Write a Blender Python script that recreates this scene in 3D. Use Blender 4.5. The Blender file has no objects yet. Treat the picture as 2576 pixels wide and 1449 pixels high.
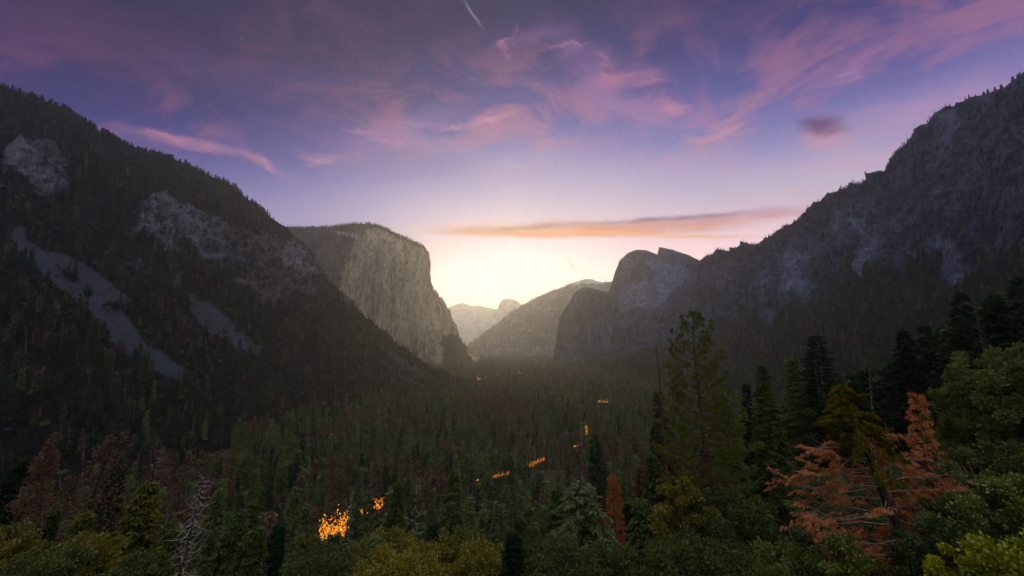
import bpy, math, random
import numpy as np
from mathutils import Vector
rng = np.random.default_rng(7)
random.seed(7)
SC = bpy.context.scene
COL = SC.collection
R = math.radians
# ------------------------------------------------------------------ camera
# view geometry: focal length F (in photo units, photo 2576 wide), level line at row 862
F = 1100.0; CX = 1288.0; CY = 724.0
PITCH = math.atan(138.0 / F)
CP, SP = math.cos(PITCH), math.sin(PITCH)
FLOOR = -180.0

def P(dx, dy, Y):
    """world point at forward distance Y that lies in the direction (dx,dy)"""
    a = (dx - CX) / F; b = (CY - dy) / F
    ry = CP - SP * b; rz = SP + CP * b
    return np.array([a * Y / ry, Y, rz * Y / ry])

def proj(x, y, z):
    d = np.maximum(y * CP + z * SP, 1e-3); u = -y * SP + z * CP
    return CX + F * x / d, CY - F * u / d

cam_d = bpy.data.cameras.new('camera'); cam = bpy.data.objects.new('camera', cam_d)
COL.objects.link(cam); SC.camera = cam
cam_d.sensor_width = 36.0; cam_d.lens = 36.0 * F / 2576.0
cam.rotation_euler = (R(90) + PITCH, 0, 0)
cam_d.clip_start = 0.5; cam_d.clip_end = 60000

# ------------------------------------------------------------------ tags
def tag(o, label=None, cat=None, group=None, kind=None):
    if label: o['label'] = label
    if cat: o['category'] = cat
    if group: o['group'] = group
    if kind: o['kind'] = kind
    return o

def empty(name, loc, label=None, cat=None, group=None, rot=(0, 0, 0)):
    o = bpy.data.objects.new(name, None); COL.objects.link(o)
    o.location = loc; o.rotation_euler = rot; o.empty_display_size = 1
    return tag(o, label, cat, group)

# ------------------------------------------------------------------ noise
_perm = np.random.default_rng(11).permutation(256).astype(np.int64)
_perm = np.concatenate([_perm, _perm, _perm])
_g = np.random.default_rng(12).normal(size=(256, 3)); _g /= np.linalg.norm(_g, axis=1)[:, None]

def perlin(p):
    p = np.asarray(p, float); shp = p.shape[:-1]; p = p.reshape(-1, 3)
    i = np.floor(p).astype(np.int64); f = p - i; i &= 255
    u = f * f * f * (f * (f * 6 - 15) + 10)
    out = np.zeros(len(p))
    for ox in (0, 1):
        for oy in (0, 1):
            for oz in (0, 1):
                h = _perm[_perm[_perm[(i[:, 0] + ox) & 255] + ((i[:, 1] + oy) & 255)] + ((i[:, 2] + oz) & 255)]
                d = ((f - (ox, oy, oz)) * _g[h]).sum(1)
                w = np.abs(1 - ox - u[:, 0]) * np.abs(1 - oy - u[:, 1]) * np.abs(1 - oz - u[:, 2])
                out += w * d
    return (out * 1.6).reshape(shp)

def fbm(p, oct=5, lac=2.07, gain=0.5, ridged=False):
    p = np.asarray(p, float); a = 1.0; s = 0; t = 0
    for k in range(oct):
        n = perlin(p + k * 17.3)
        if ridged: n = 1 - 2 * np.abs(n) * 1.4
        s = s + a * n; t += a; a *= gain; p = p * lac
    return s / t

def sstep(a, b, x):
    t = np.clip((x - a) / (b - a), 0, 1); return t * t * (3 - 2 * t)

# ------------------------------------------------------------------ meshes
class MB:
    def __init__(s): s.v = []; s.f = []; s.n = 0; s.m = []
    def add(s, v, f, mi=0):
        v = np.asarray(v, float).reshape(-1, 3); f = np.asarray(f, np.int64).reshape(-1, 3)
        s.v.append(v); s.f.append(f + s.n); s.n += len(v); s.m.append(np.full(len(f), mi))
    def mesh(s, name, mats, smooth=False):
        return tri_mesh(name, np.concatenate(s.v), np.concatenate(s.f), mats, smooth, np.concatenate(s.m))
    def obj(s, name, mats, parent=None, smooth=False):
        return link(name, s.mesh(name, mats, smooth), parent)

def tri_mesh(name, v, f, mats, smooth=False, mi=None):
    me = bpy.data.meshes.new(name)
    me.vertices.add(len(v)); me.vertices.foreach_set('co', v.astype(np.float32).ravel())
    k = f.shape[1]
    me.loops.add(f.size); me.loops.foreach_set('vertex_index', f.astype(np.int32).ravel())
    me.polygons.add(len(f)); me.polygons.foreach_set('loop_start', np.arange(0, f.size, k, dtype=np.int32))
    me.polygons.foreach_set('loop_total', np.full(len(f), k, np.int32))
    me.polygons.foreach_set('use_smooth', np.full(len(f), smooth))
    for m in (mats if isinstance(mats, (list, tuple)) else [mats]): me.materials.append(m)
    if mi is not None: me.polygons.foreach_set('material_index', mi.astype(np.int32))
    me.update(calc_edges=True); return me

def link(name, me, parent=None):
    o = bpy.data.objects.new(name, me); COL.objects.link(o)
    if parent is not None: o.parent = parent
    return o

def nrm(a): return a / np.maximum(np.linalg.norm(a, axis=-1, keepdims=True), 1e-9)

def tube(mb, pts, rad, sides=5, mi=0, cap=True):
    pts = np.asarray(pts, float); n = len(pts); rad = np.broadcast_to(rad, n)
    t = nrm(np.gradient(pts, axis=0)); ref = np.array([0.3, 0.2, 1.0]) if abs(t[0, 2]) < .8 else np.array([1., 0.2, 0])
    a = nrm(np.cross(t, ref)); b = np.cross(t, a)
    ang = np.arange(sides) * 2 * math.pi / sides
    v = pts[:, None] + (np.cos(ang)[None, :, None] * a[:, None] + np.sin(ang)[None, :, None] * b[:, None]) * rad[:, None, None]
    f = []
    for i in range(n - 1):
        for j in range(sides):
            k = (j + 1) % sides; p, q, r_, s_ = i * sides + j, i * sides + k, (i + 1) * sides + k, (i + 1) * sides + j
            f += [(p, q, r_), (p, r_, s_)]
    v = v.reshape(-1, 3)
    if cap:
        v = np.vstack([v, pts[-1:] + t[-1] * rad[-1]]); c = len(v) - 1
        f += [((n - 1) * sides + j, (n - 1) * sides + (j + 1) % sides, c) for j in range(sides)]
    mb.add(v, f, mi)

def diamonds(mb, pos, dr, ln, wd, side=None, mi=0, rg=None, bend=0.0):
    """thin leaf-shaped pieces starting at pos, pointing along dr"""
    rg = rg or rng; n = len(pos); dr = nrm(dr)
    if side is None: side = rg.normal(size=(n, 3))
    side = nrm(np.cross(dr, side))
    ln = np.broadcast_to(ln, n)[:, None]; wd = np.broadcast_to(wd, n)[:, None]
    tip = dr * ln; tip[:, 2] -= (bend * ln)[:, 0]
    v = np.stack([pos, pos + dr * ln * .45 + side * wd, pos + tip, pos + dr * ln * .45 - side * wd], 1)
    b = np.arange(n)[:, None] * 4
    mb.add(v.reshape(-1, 3), np.concatenate([b + [0, 1, 2], b + [0, 2, 3]]), mi)

# ------------------------------------------------------------------ materials
def new_mat(name):
    m = bpy.data.materials.new(name); m.use_nodes = True; nt = m.node_tree; nt.nodes.clear()
    return m, nt
def nd(nt, typ, **kw):
    n = nt.nodes.new(typ)
    for k, v in kw.items():
        if k.startswith('i_'): n.inputs[k[2:].replace('_', ' ')].default_value = v
        else: setattr(n, k, v)
    return n
def ramp(nt, fac, stops, interp='LINEAR'):
    n = nt.nodes.new('ShaderNodeValToRGB'); cr = n.color_ramp; cr.interpolation = interp
    while len(cr.elements) > 1: cr.elements.remove(cr.elements[-1])
    cr.elements[0].position = stops[0][0]; cr.elements[0].color = (*stops[0][1], 1)
    for p, c in stops[1:]:
        e = cr.elements.new(p); e.color = (*c, 1)
    nt.links.new(fac, n.inputs[0]); return n.outputs[0]
def math_(nt, op, a, b=None, c=None, clamp=False):
    n = nt.nodes.new('ShaderNodeMath'); n.operation = op; n.use_clamp = clamp
    for i, x in enumerate((a, b, c)):
        if x is None: continue
        if isinstance(x, (int, float)): n.inputs[i].default_value = x
        else: nt.links.new(x, n.inputs[i])
    return n.outputs[0]
def maprange(nt, x, a, b, c=0.0, d=1.0, smooth=True):
    n = nt.nodes.new('ShaderNodeMapRange'); n.interpolation_type = 'SMOOTHSTEP' if smooth else 'LINEAR'
    nt.links.new(x, n.inputs[0])
    for i, v in enumerate((a, b, c, d)): n.inputs[i + 1].default_value = v
    return n.outputs[0]
def mix(nt, fac, a, b, bt='MIX'):
    n = nt.nodes.new('ShaderNodeMix'); n.data_type = 'RGBA'; n.blend_type = bt; n.clamp_factor = True
    for i, x in ((0, fac), (6, a), (7, b)):
        if isinstance(x, (int, float)): n.inputs[i].default_value = x
        elif isinstance(x, tuple): n.inputs[i].default_value = (*x, 1) if len(x) == 3 else x
        else: nt.links.new(x, n.inputs[i])
    return n.outputs[2]
def noise_(nt, vec, scale, detail=4, rough=.55, dist=0.0, out=0):
    n = nt.nodes.new('ShaderNodeTexNoise'); n.inputs['Scale'].default_value = scale
    n.inputs['Detail'].default_value = detail; n.inputs['Roughness'].default_value = rough
    n.inputs['Distortion'].default_value = dist
    if vec is not None: nt.links.new(vec, n.inputs['Vector'])
    return n.outputs[out]
def mapping(nt, vec, scale=(1, 1, 1), rot=(0, 0, 0), loc=(0, 0, 0)):
    n = nt.nodes.new('ShaderNodeMapping'); nt.links.new(vec, n.inputs[0])
    n.inputs[1].default_value = loc; n.inputs[2].default_value = rot; n.inputs[3].default_value = scale
    return n.outputs[0]

def leaf_mat(name, cols, transl=.25, spec=0.0, var=.5, scl=.25, sat=1.2):
    """foliage: cols = list of base colours chosen leaf by leaf and tree by tree"""
    m, nt = new_mat(name)
    g = nd(nt, 'ShaderNodeNewGeometry'); oi = nd(nt, 'ShaderNodeObjectInfo'); tc = nd(nt, 'ShaderNodeTexCoord')
    nz = noise_(nt, tc.outputs['Object'], scl, 2)
    a = math_(nt, 'MULTIPLY', g.outputs['Random Per Island'], .35)
    b = math_(nt, 'MULTIPLY_ADD', oi.outputs['Random'], .45, a)
    c = math_(nt, 'MULTIPLY_ADD', nz, .8, b)
    c = math_(nt, 'SUBTRACT', c, .30)
    n = len(cols); col = ramp(nt, c, [(i / max(n - 1, 1), q) for i, q in enumerate(cols)])
    rr = math_(nt, 'FRACT', math_(nt, 'MULTIPLY', oi.outputs['Random'], 57.3))
    br = math_(nt, 'MULTIPLY_ADD', rr, var, 1 - var * .5)
    hs = nd(nt, 'ShaderNodeHueSaturation'); nt.links.new(col, hs.inputs['Color']); nt.links.new(br, hs.inputs['Value']); hs.inputs['Saturation'].default_value = sat
    d = nd(nt, 'ShaderNodeBsdfDiffuse'); t = nd(nt, 'ShaderNodeBsdfTranslucent'); mx = nd(nt, 'ShaderNodeMixShader')
    nt.links.new(hs.outputs[0], d.inputs[0]); nt.links.new(hs.outputs[0], t.inputs[0]); mx.inputs[0].default_value = transl
    nt.links.new(d.outputs[0], mx.inputs[1]); nt.links.new(t.outputs[0], mx.inputs[2])
    last = mx.outputs[0]
    if spec:
        gl = nd(nt, 'ShaderNodeBsdfGlossy'); gl.inputs['Roughness'].default_value = .45
        gl.inputs[0].default_value = (.8, .8, .8, 1)
        m2 = nd(nt, 'ShaderNodeMixShader'); m2.inputs[0].default_value = spec
        nt.links.new(last, m2.inputs[1]); nt.links.new(gl.outputs[0], m2.inputs[2]); last = m2.outputs[0]
    o = nd(nt, 'ShaderNodeOutputMaterial'); nt.links.new(last, o.inputs[0]); return m

def bark_mat(name, c0, c1, scale=3.0):
    m, nt = new_mat(name); tc = nd(nt, 'ShaderNodeTexCoord')
    v = mapping(nt, tc.outputs['Object'], (scale, scale, scale * .22))
    n = noise_(nt, v, 1.0, 5, .65); col = ramp(nt, n, [(.3, c0), (.7, c1)])
    b = nd(nt, 'ShaderNodeBump'); b.inputs['Strength'].default_value = .6; b.inputs['Distance'].default_value = .1
    nt.links.new(n, b.inputs['Height'])
    d = nd(nt, 'ShaderNodeBsdfDiffuse'); nt.links.new(col, d.inputs[0]); nt.links.new(b.outputs[0], d.inputs['Normal'])
    o = nd(nt, 'ShaderNodeOutputMaterial'); nt.links.new(d.outputs[0], o.inputs[0]); return m
# ------------------------------------------------------------------ sky and light
SUN_AZ = -4.0; SUN_EL = 7.5        # the dawn glow stands low beyond the gap in the mountains
def ae(dx, dy):
    x, y, z = P(dx, dy, 1.0); return math.degrees(math.atan2(x, y)), math.degrees(math.atan2(z, math.hypot(x, y)))
def srgb(r, g, b):
    f = lambda c: (c / 255 / 12.92) if c / 255 <= .04045 else ((c / 255 + .055) / 1.055) ** 2.4
    return (f(r), f(g), f(b))

def build_world():
    w = bpy.data.worlds.new("World"); SC.world = w; w.use_nodes = True; nt = w.node_tree; nt.nodes.clear(); L = nt.links.new
    tc = nd(nt, 'ShaderNodeTexCoord'); sep = nd(nt, 'ShaderNodeSeparateXYZ'); L(tc.outputs['Generated'], sep.inputs[0])
    X, Y, Z = sep.outputs
    az = math_(nt, 'MULTIPLY', math_(nt, 'ARCTAN2', X, Y), 57.2958)
    el = math_(nt, 'MULTIPLY', math_(nt, 'ARCSINE', Z), 57.2958)
    # soft large-scale wobble so that no band is ruler straight
    comb = nd(nt, 'ShaderNodeCombineXYZ'); L(az, comb.inputs[0]); L(el, comb.inputs[1]); AE = comb.outputs[0]
    wob = noise_(nt, mapping(nt, AE, (.03, .09, 1)), 1.0, 3, .5)
    t = math_(nt, 'MULTIPLY_ADD', wob, 5.0, math_(nt, 'SUBTRACT', el, 2.5))
    left = math_(nt, 'MAXIMUM', math_(nt, 'SUBTRACT', 0.0, az), 0.0)
    right = math_(nt, 'MAXIMUM', math_(nt, 'SUBTRACT', az, 12.0), 0.0)
    t = math_(nt, 'MULTIPLY_ADD', left, .27, t); t = math_(nt, 'MULTIPLY_ADD', right, .05, t)
    tt = math_(nt, 'DIVIDE', t, 60.0, clamp=True)
    st = [(0, (255, 232, 206)), (6.5, (255, 232, 214)), (9, (255, 224, 216)), (12, (250, 210, 216)), (14.5, (226, 196, 208)), (17.5, (198, 182, 206)),
          (21, (162, 152, 196)), (25, (118, 114, 176)), (29, (76, 76, 148)), (34, (44, 43, 112)), (40, (34, 25, 76)), (50, (32, 22, 60)), (60, (30, 24, 58))]
    col = ramp(nt, tt, [(e / 60, srgb(*c)) for e, c in st])
    boost = math_(nt, 'ADD', 1.0, maprange(nt, t, 17, 8, 0, .35))
    bs = nd(nt, 'ShaderNodeVectorMath', operation='SCALE'); L(col, bs.inputs[0]); L(boost, bs.inputs['Scale']); col = bs.outputs[0]
    # a thin real Rayleigh part
    sky = nd(nt, 'ShaderNodeTexSky'); sky.sky_type = 'NISHITA'; sky.sun_disc = False
    sky.sun_elevation = R(SUN_EL); sky.sun_rotation = R(SUN_AZ); sky.altitude = 1300
    skys = nd(nt, 'ShaderNodeVectorMath', operation='SCALE'); L(sky.outputs[0], skys.inputs[0]); skys.inputs['Scale'].default_value = .0012
    col = mix(nt, 1.0, col, skys.outputs[0], 'ADD')
    # brighter to the right, darker purple to the left top
    # ---- cirrus
    # project on a high flat layer for true perspective
    zz = math_(nt, 'ADD', math_(nt, 'MAXIMUM', Z, 0.0), .12)
    pl = nd(nt, 'ShaderNodeCombineXYZ'); L(math_(nt, 'DIVIDE', X, zz), pl.inputs[0]); L(math_(nt, 'DIVIDE', Y, zz), pl.inputs[1])
    n1 = noise_(nt, mapping(nt, AE, (.075, .15, 1), rot=(0, 0, R(8))), 1.0, 9, .66, .6)
    n2 = noise_(nt, mapping(nt, AE, (.022, .05, 1), loc=(3.1, 7.7, 0)), 1.0, 3, .5)
    wisp = math_(nt, 'MULTIPLY', maprange(nt, n1, .42, .62), maprange(nt, n2, .38, .56))
    band = math_(nt, 'MULTIPLY', maprange(nt, el, 16, 25), maprange(nt, el, 75, 32))
    wisp = math_(nt, 'MULTIPLY', wisp, band)
    pink = ramp(nt, tt, [(14 / 60, srgb(246, 190, 186)), (20 / 60, srgb(230, 164, 176)), (27 / 60, srgb(180, 118, 148)), (38 / 60, srgb(98, 56, 96)), (1, srgb(60, 40, 80))])
    col = mix(nt, math_(nt, 'MULTIPLY', wisp, .72), col, pink)
    # ---- single clouds, each a streak with a place, a size, a tilt and its own raggedness
    warp = noise_(nt, mapping(nt, AE, (.16, .34, 1)), 1.0, 5, .6, 0.0, 1)
    ws = nd(nt, 'ShaderNodeVectorMath', operation='SUBTRACT'); L(warp, ws.inputs[0]); ws.inputs[1].default_value = (.5, .5, .5)
    fine = noise_(nt, mapping(nt, AE, (.22, .8, 1), loc=(9, 2, 0)), 1.0, 6, .62)
    def cloud(dx, dy, rx, ry, ang, c, amt, wx=7.0, wy=3.0, soft=.0, tear=.5):
        nonlocal col
        a0, e0 = ae(dx, dy); k = math.degrees(1 / F); ca_, sa_ = math.cos(R(ang)), math.sin(R(ang))
        a1, e1 = ae(dx + 30 * ca_, dy - 30 * sa_); a2, e2 = ae(dx - 30 * sa_, dy - 30 * ca_)
        rx *= math.hypot(a1 - a0, e1 - e0) / (30 * k); ry *= math.hypot(a2 - a0, e2 - e0) / (30 * k); ang = math.degrees(math.atan2(e1 - e0, a1 - a0))
        wv = nd(nt, 'ShaderNodeVectorMath', operation='MULTIPLY_ADD'); L(ws.outputs[0], wv.inputs[0])
        wv.inputs[1].default_value = (wx, wy, 0); L(AE, wv.inputs[2])
        m = nd(nt, 'ShaderNodeMapping', vector_type='TEXTURE'); L(wv.outputs[0], m.inputs[0])
        m.inputs[1].default_value = (a0, e0, 0); m.inputs[2].default_value = (0, 0, R(ang)); m.inputs[3].default_value = (rx * k, ry * k, 1)
        s2 = nd(nt, 'ShaderNodeSeparateXYZ'); L(m.outputs[0], s2.inputs[0])
        rr = math_(nt, 'SQRT', math_(nt, 'MULTIPLY_ADD', s2.outputs[0], s2.outputs[0], math_(nt, 'MULTIPLY', s2.outputs[1], s2.outputs[1])))
        f = maprange(nt, rr, 1.0, soft)
        f = math_(nt, 'MULTIPLY', f, math_(nt, 'MULTIPLY_ADD', maprange(nt, fine, .38, .66), tear, 1 - tear))
        f = math_(nt, 'MULTIPLY', f, amt)
        col = mix(nt, f, col, srgb(*c))
    # pink wisps
    cloud(500, 368, 210, 26, -12, (196, 128, 160), .85)
    cloud(655, 405, 110, 20, -24, (190, 130, 162), .7)
    cloud(300, 330, 100, 26, -6, (150, 100, 146), .5)
    cloud(800, 395, 90, 26, -16, (176, 132, 172), .75)
    cloud(1010, 330, 230, 54, 12, (160, 120, 172), .7)
    cloud(1215, 305, 120, 18, 16, (196, 140, 172), .75)
    cloud(1100, 370, 150, 30, -10, (146, 120, 176), .5)
    cloud(1330, 95, 160, 22, 18, (124, 82, 138), .7)
    cloud(1480, 150, 190, 70, -35, (140, 92, 150), .7)
    cloud(1560, 205, 170, 40, 10, (182, 112, 152), .85)
    cloud(1590, 275, 240, 54, -8, (176, 124, 170), .7)
    cloud(1500, 250, 260, 90, -12, (128, 100, 160), .45)
    cloud(1700, 270, 90, 20, -20, (196, 128, 158), .6)
    cloud(1800, 330, 110, 22, 16, (214, 140, 160), .8)
    cloud(2120, 190, 170, 34, 24, (150, 112, 166), .6)
    cloud(2250, 300, 330, 90, 14, (206, 150, 178), .45)
    cloud(2420, 250, 250, 110, 25, (196, 140, 178), .4)
    cloud(2170, 400, 280, 36, 8, (224, 166, 182), .55)
    cloud(300, 100, 500, 120, -12, (84, 48, 92), .55)
    cloud(700, 210, 420, 90, -8, (88, 66, 122), .45)
    cloud(1150, 560, 200, 8, 4, (232, 170, 178), .5, 4, 1)
    cloud(1997, 478, 34, 6, -4, (236, 170, 178), .7, 2, 1)
    for q in ((1280, 110, 60, 14, 60), (1420, 110, 120, 12, 8), (1520, 165, 60, 20, -50), (1640, 205, 80, 16, 12), (1225, 315, 60, 10, 22), (960, 345, 110, 14, -14), (1130, 330, 90, 12, 10),
              (1700, 285, 60, 12, -30), (1760, 350, 70, 14, 30), (1860, 310, 60, 12, 10), (2150, 165, 90, 14, 30), (440, 352, 90, 12, -8), (600, 385, 70, 10, -16), (690, 420, 60, 9, -35), (780, 400, 60, 12, -12)):
        cloud(*q, (212, 138, 162), .40, 9, 6, .0, .7)
    # dark small cloud
    cloud(2075, 350, 90, 52, -12, (214, 150, 164), .8, 5, 3)
    cloud(2066, 322, 92, 40, -6, (112, 66, 108), 1.0, 5, 4, .1, .3)
    cloud(2050, 312, 74, 18, 2, (84, 50, 96), .95, 4, 3, .0, .3)
    # long lens cloud above the gap
    cloud(1900, 534, 260, 16, 6, (206, 160, 180), .85, 6, 1.2, .0, .4)
    cloud(1620, 560, 480, 20, 3.2, (176, 140, 158), .9, 6, 1.3, .1, .35)
    cloud(1500, 578, 540, 27, 1.6, (214, 128, 96), 1.0, 5, 1.3, .2, .3)
    cloud(1440, 586, 350, 14, 0, (238, 146, 78), 1.0, 5, 1.0, .1, .35)
    cloud(1150, 584, 170, 9, -1, (216, 150, 130), .8, 5, 1.0, .1, .35)
    cloud(1960, 540, 200, 12, 5, (214, 150, 160), .8, 5, 1.0, .1, .4)
    cloud(1250, 588, 190, 14, -1, (200, 124, 88), .95, 5, 1.0, .1, .35)
    cloud(1700, 592, 300, 10, -1.5, (252, 178, 120), .85, 5, 1.0, .1, .35)
    cloud(1330, 572, 280, 11, 3, (140, 98, 108), .9, 5, 1.0, .0, .4)
    cloud(1680, 551, 280, 10, 4, (120, 92, 134), .95, 5, 1.0, .0, .4)
    # vapour trails
    cloud(1190, 34, 62, 5, -56, (150, 130, 170), .75, .6, .6, .1, .1)
    cloud(1437, 664, 46, 5, -54, (255, 214, 190), .6, .6, .6, .1, .1)
    cloud(1524, 530, 34, 5, -68, (226, 180, 180), .6, .6, .6, .1, .1)
    # two stars
    for sx, sy in ((608, 95), (2012, 16), (1130, 640)):
        if sy == 640: continue
        cloud(sx, sy, 2.6, 2.6, 0, (190, 180, 210), .7, 0, 0, .0, 0)
    # unseen sky behind and overhead, brightened as added fill light
    back = maprange(nt, Y, .15, -.45)
    bc = ramp(nt, math_(nt, 'MULTIPLY', el, 1 / 90.0, clamp=True), [(0, BACK0), (.35, BACK1), (1, BACK2)])
    sd = math_(nt, 'ADD', .75, maprange(nt, X, -.8, .8, 0, .5))
    bsc = nd(nt, 'ShaderNodeVectorMath', operation='SCALE'); L(bc, bsc.inputs[0]); L(sd, bsc.inputs['Scale'])
    col = mix(nt, math_(nt, 'MAXIMUM', back, maprange(nt, el, 46, 62)), col, bsc.outputs[0])
    col = mix(nt, maprange(nt, el, 0.0, -6.0), col, (.02, .02, .02))
    bg = nd(nt, 'ShaderNodeBackground'); L(col, bg.inputs[0]); bg.inputs[1].default_value = SKY_STRENGTH
    out = nd(nt, 'ShaderNodeOutputWorld'); L(bg.outputs[0], out.inputs[0])
    w.cycles.sampling_method = 'MANUAL'; w.cycles.sample_map_resolution = 512

BACK0 = (.42, .41, .47); BACK1 = (.72, .74, .84); BACK2 = (1.62, 1.68, 1.95); SKY_STRENGTH = 1.0
build_world()
sl = bpy.data.lights.new('sun', 'SUN'); so = bpy.data.objects.new('sun', sl); COL.objects.link(so)
sl.energy = 2.6; sl.angle = R(30); sl.color = (1.0, .66, .25)
dv = Vector((math.sin(R(SUN_AZ)) * math.cos(R(SUN_EL)), math.cos(R(SUN_AZ)) * math.cos(R(SUN_EL)), math.sin(R(SUN_EL))))
so.rotation_euler = (-dv).to_track_quat('-Z', 'Y').to_euler()

SC.view_settings.view_transform = 'Standard'; SC.view_settings.look = 'None'
SC.view_settings.exposure = 0; SC.view_settings.gamma = 1
SC.render.engine = 'CYCLES'
cy = SC.cycles; cy.use_denoising = True; cy.max_bounces = 3; cy.diffuse_bounces = 2; cy.volume_bounces = 1
cy.glossy_bounces = 1; cy.transmission_bounces = 2; cy.transparent_max_bounces = 4
cy.sample_clamp_indirect = 4; cy.caustics_reflective = False; cy.caustics_refractive = False
SC.render.film_transparent = False

# haze
HZ = (-5200.0, 6200.0, -1300.0, 16800.0, -215.0, 1480.0)
def build_haze():
    x0, x1, y0, y1, z0, z1 = HZ
    v = np.array([(x, y, z) for z in (z0, z1) for y in (y0, y1) for x in (x0, x1)], float)
    f = np.array([(0, 2, 3, 1), (4, 5, 7, 6), (0, 1, 5, 4), (2, 6, 7, 3), (0, 4, 6, 2), (1, 3, 7, 5)])
    m, nt = new_mat('haze_air'); pv = nd(nt, 'ShaderNodeVolumePrincipled'); o = nd(nt, 'ShaderNodeOutputMaterial')
    pv.inputs['Density'].default_value = HAZE_DENSITY; pv.inputs['Anisotropy'].default_value = HAZE_G
    pv.inputs['Color'].default_value = HAZE_COLOR
    nt.links.new(pv.outputs[0], o.inputs['Volume'])
    h = link('haze', tri_mesh('haze', v, f, m)); tag(h, 'thin dawn haze filling the valley air', 'haze', kind='stuff')
HAZE_DENSITY = 5.6e-5; HAZE_G = .73; HAZE_COLOR = (.70, .80, 1.0, 1)
build_haze()
# ------------------------------------------------------------------ terrain height
def ground_z(x, y, rough=True):
    x = np.asarray(x, float); y = np.asarray(y, float)
    rise = np.minimum(.47 * np.maximum(0, x - 40), 92)
    zs = -1.7 - .5 * np.maximum(y, 0) + .12 * np.minimum(-np.minimum(y, 0), 300) + rise
    if rough:
        p = np.stack([x, y, 0 * x], -1)
        am = np.clip((np.hypot(x, y) - 8) / 60, 0, 1)
        zs = zs + am * (5 * perlin(p / 70.0) + 2 * perlin(p / 21.0))
        fl = FLOOR + 5 * perlin(p / 260.0)
    else: fl = FLOOR
    k = 14.0
    return np.maximum(zs, fl) + k * np.exp(-np.abs(zs - fl) / k) * .35

# ------------------------------------------------------------------ materials of the land
def rock_mat(name, rock_a, rock_b, veg, streak=1.0, scale=.02, rockdefault=1.0, scree=None, fine=.25):
    m, nt = new_mat(name); L = nt.links.new
    g = nd(nt, 'ShaderNodeNewGeometry'); pos = g.outputs['Position']
    at = nd(nt, 'ShaderNodeAttribute', attribute_name='rock'); at2 = nd(nt, 'ShaderNodeAttribute', attribute_name='scree')
    v = mapping(nt, pos, (scale, scale, scale * (.16 if streak else 1)))
    n1 = noise_(nt, v, 1.0, 8, .62, .15)
    n2 = noise_(nt, mapping(nt, pos, (scale * 5, scale * 5, scale * (1.1 if streak else 3.5))), 1.0, 6, .7, .1)
    n3 = noise_(nt, pos, scale * 1.1, 7, .68)
    s = math_(nt, 'MULTIPLY_ADD', n2, .62, math_(nt, 'MULTIPLY', n1, .48))
    vo = nd(nt, 'ShaderNodeTexVoronoi', feature='DISTANCE_TO_EDGE'); wv = nd(nt, 'ShaderNodeVectorMath', operation='MULTIPLY_ADD')
    L(noise_(nt, pos, scale * 3, 4, .6, 0, 1), wv.inputs[0]); wv.inputs[1].default_value = (.5, .5, .5); L(mapping(nt, pos, (scale * 1.7, scale * 1.7, scale * (.45 if streak else 1.1))), wv.inputs[2]); L(wv.outputs[0], vo.inputs[0])
    crack = maprange(nt, vo.outputs['Distance'], .0, .10, .45, 1.0)
    rc = ramp(nt, s, [(.40, rock_a), (.52, tuple((a + b) * .45 for a, b in zip(rock_a, rock_b))), (.63, rock_b)])
    rc = mix(nt, 1.0, rc, crack, 'MULTIPLY')
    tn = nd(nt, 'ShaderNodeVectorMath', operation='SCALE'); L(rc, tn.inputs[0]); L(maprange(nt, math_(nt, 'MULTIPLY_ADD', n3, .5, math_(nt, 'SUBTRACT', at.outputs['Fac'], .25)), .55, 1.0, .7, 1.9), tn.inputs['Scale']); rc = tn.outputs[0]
    vc = ramp(nt, n3, [(.3, tuple(c * .6 for c in veg)), (.7, tuple(c * 1.5 for c in veg))])
    mk = math_(nt, 'ADD', at.outputs['Fac'], math_(nt, 'MULTIPLY', math_(nt, 'SUBTRACT', n3, .5), 1.7))
    mk = math_(nt, 'ADD', mk, math_(nt, 'MULTIPLY', math_(nt, 'SUBTRACT', n2, .5), 2.8))
    mk = maprange(nt, mk, .36, .64)
    col = mix(nt, mk, vc, rc)
    h = math_(nt, 'MULTIPLY_ADD', n2, .8, n1)
    h = math_(nt, 'MULTIPLY_ADD', crack, .25, h)
    if scree:
        n4 = noise_(nt, pos, .14, 6, .85)
        sc_ = ramp(nt, n4, [(.36, tuple(c * .45 for c in scree)), (.52, scree), (.68, tuple(min(1, c * 1.7) for c in scree))])
        n5 = noise_(nt, mapping(nt, pos, (.02, .02, .007), rot=(0, 0, .4)), 1.0, 6, .7)
        sc_ = mix(nt, maprange(nt, n5, .40, .60), mix(nt, .6, sc_, (.035, .034, .036)), sc_)
        k = math_(nt, 'ADD', at2.outputs['Fac'], math_(nt, 'MULTIPLY', math_(nt, 'SUBTRACT', n2, .5), 2.8))
        k = maprange(nt, math_(nt, 'MULTIPLY_ADD', math_(nt, 'SUBTRACT', n5, .5), 2.4, k), .40, .66); col = mix(nt, k, col, sc_)
    b = nd(nt, 'ShaderNodeBump'); b.inputs['Strength'].default_value = 1.0; b.inputs['Distance'].default_value = .09 / scale
    L(h, b.inputs['Height'])
    d = nd(nt, 'ShaderNodeBsdfDiffuse'); L(col, d.inputs[0]); L(b.outputs[0], d.inputs['Normal'])
    o = nd(nt, 'ShaderNodeOutputMaterial'); L(d.outputs[0], o.inputs[0]); return m

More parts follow.
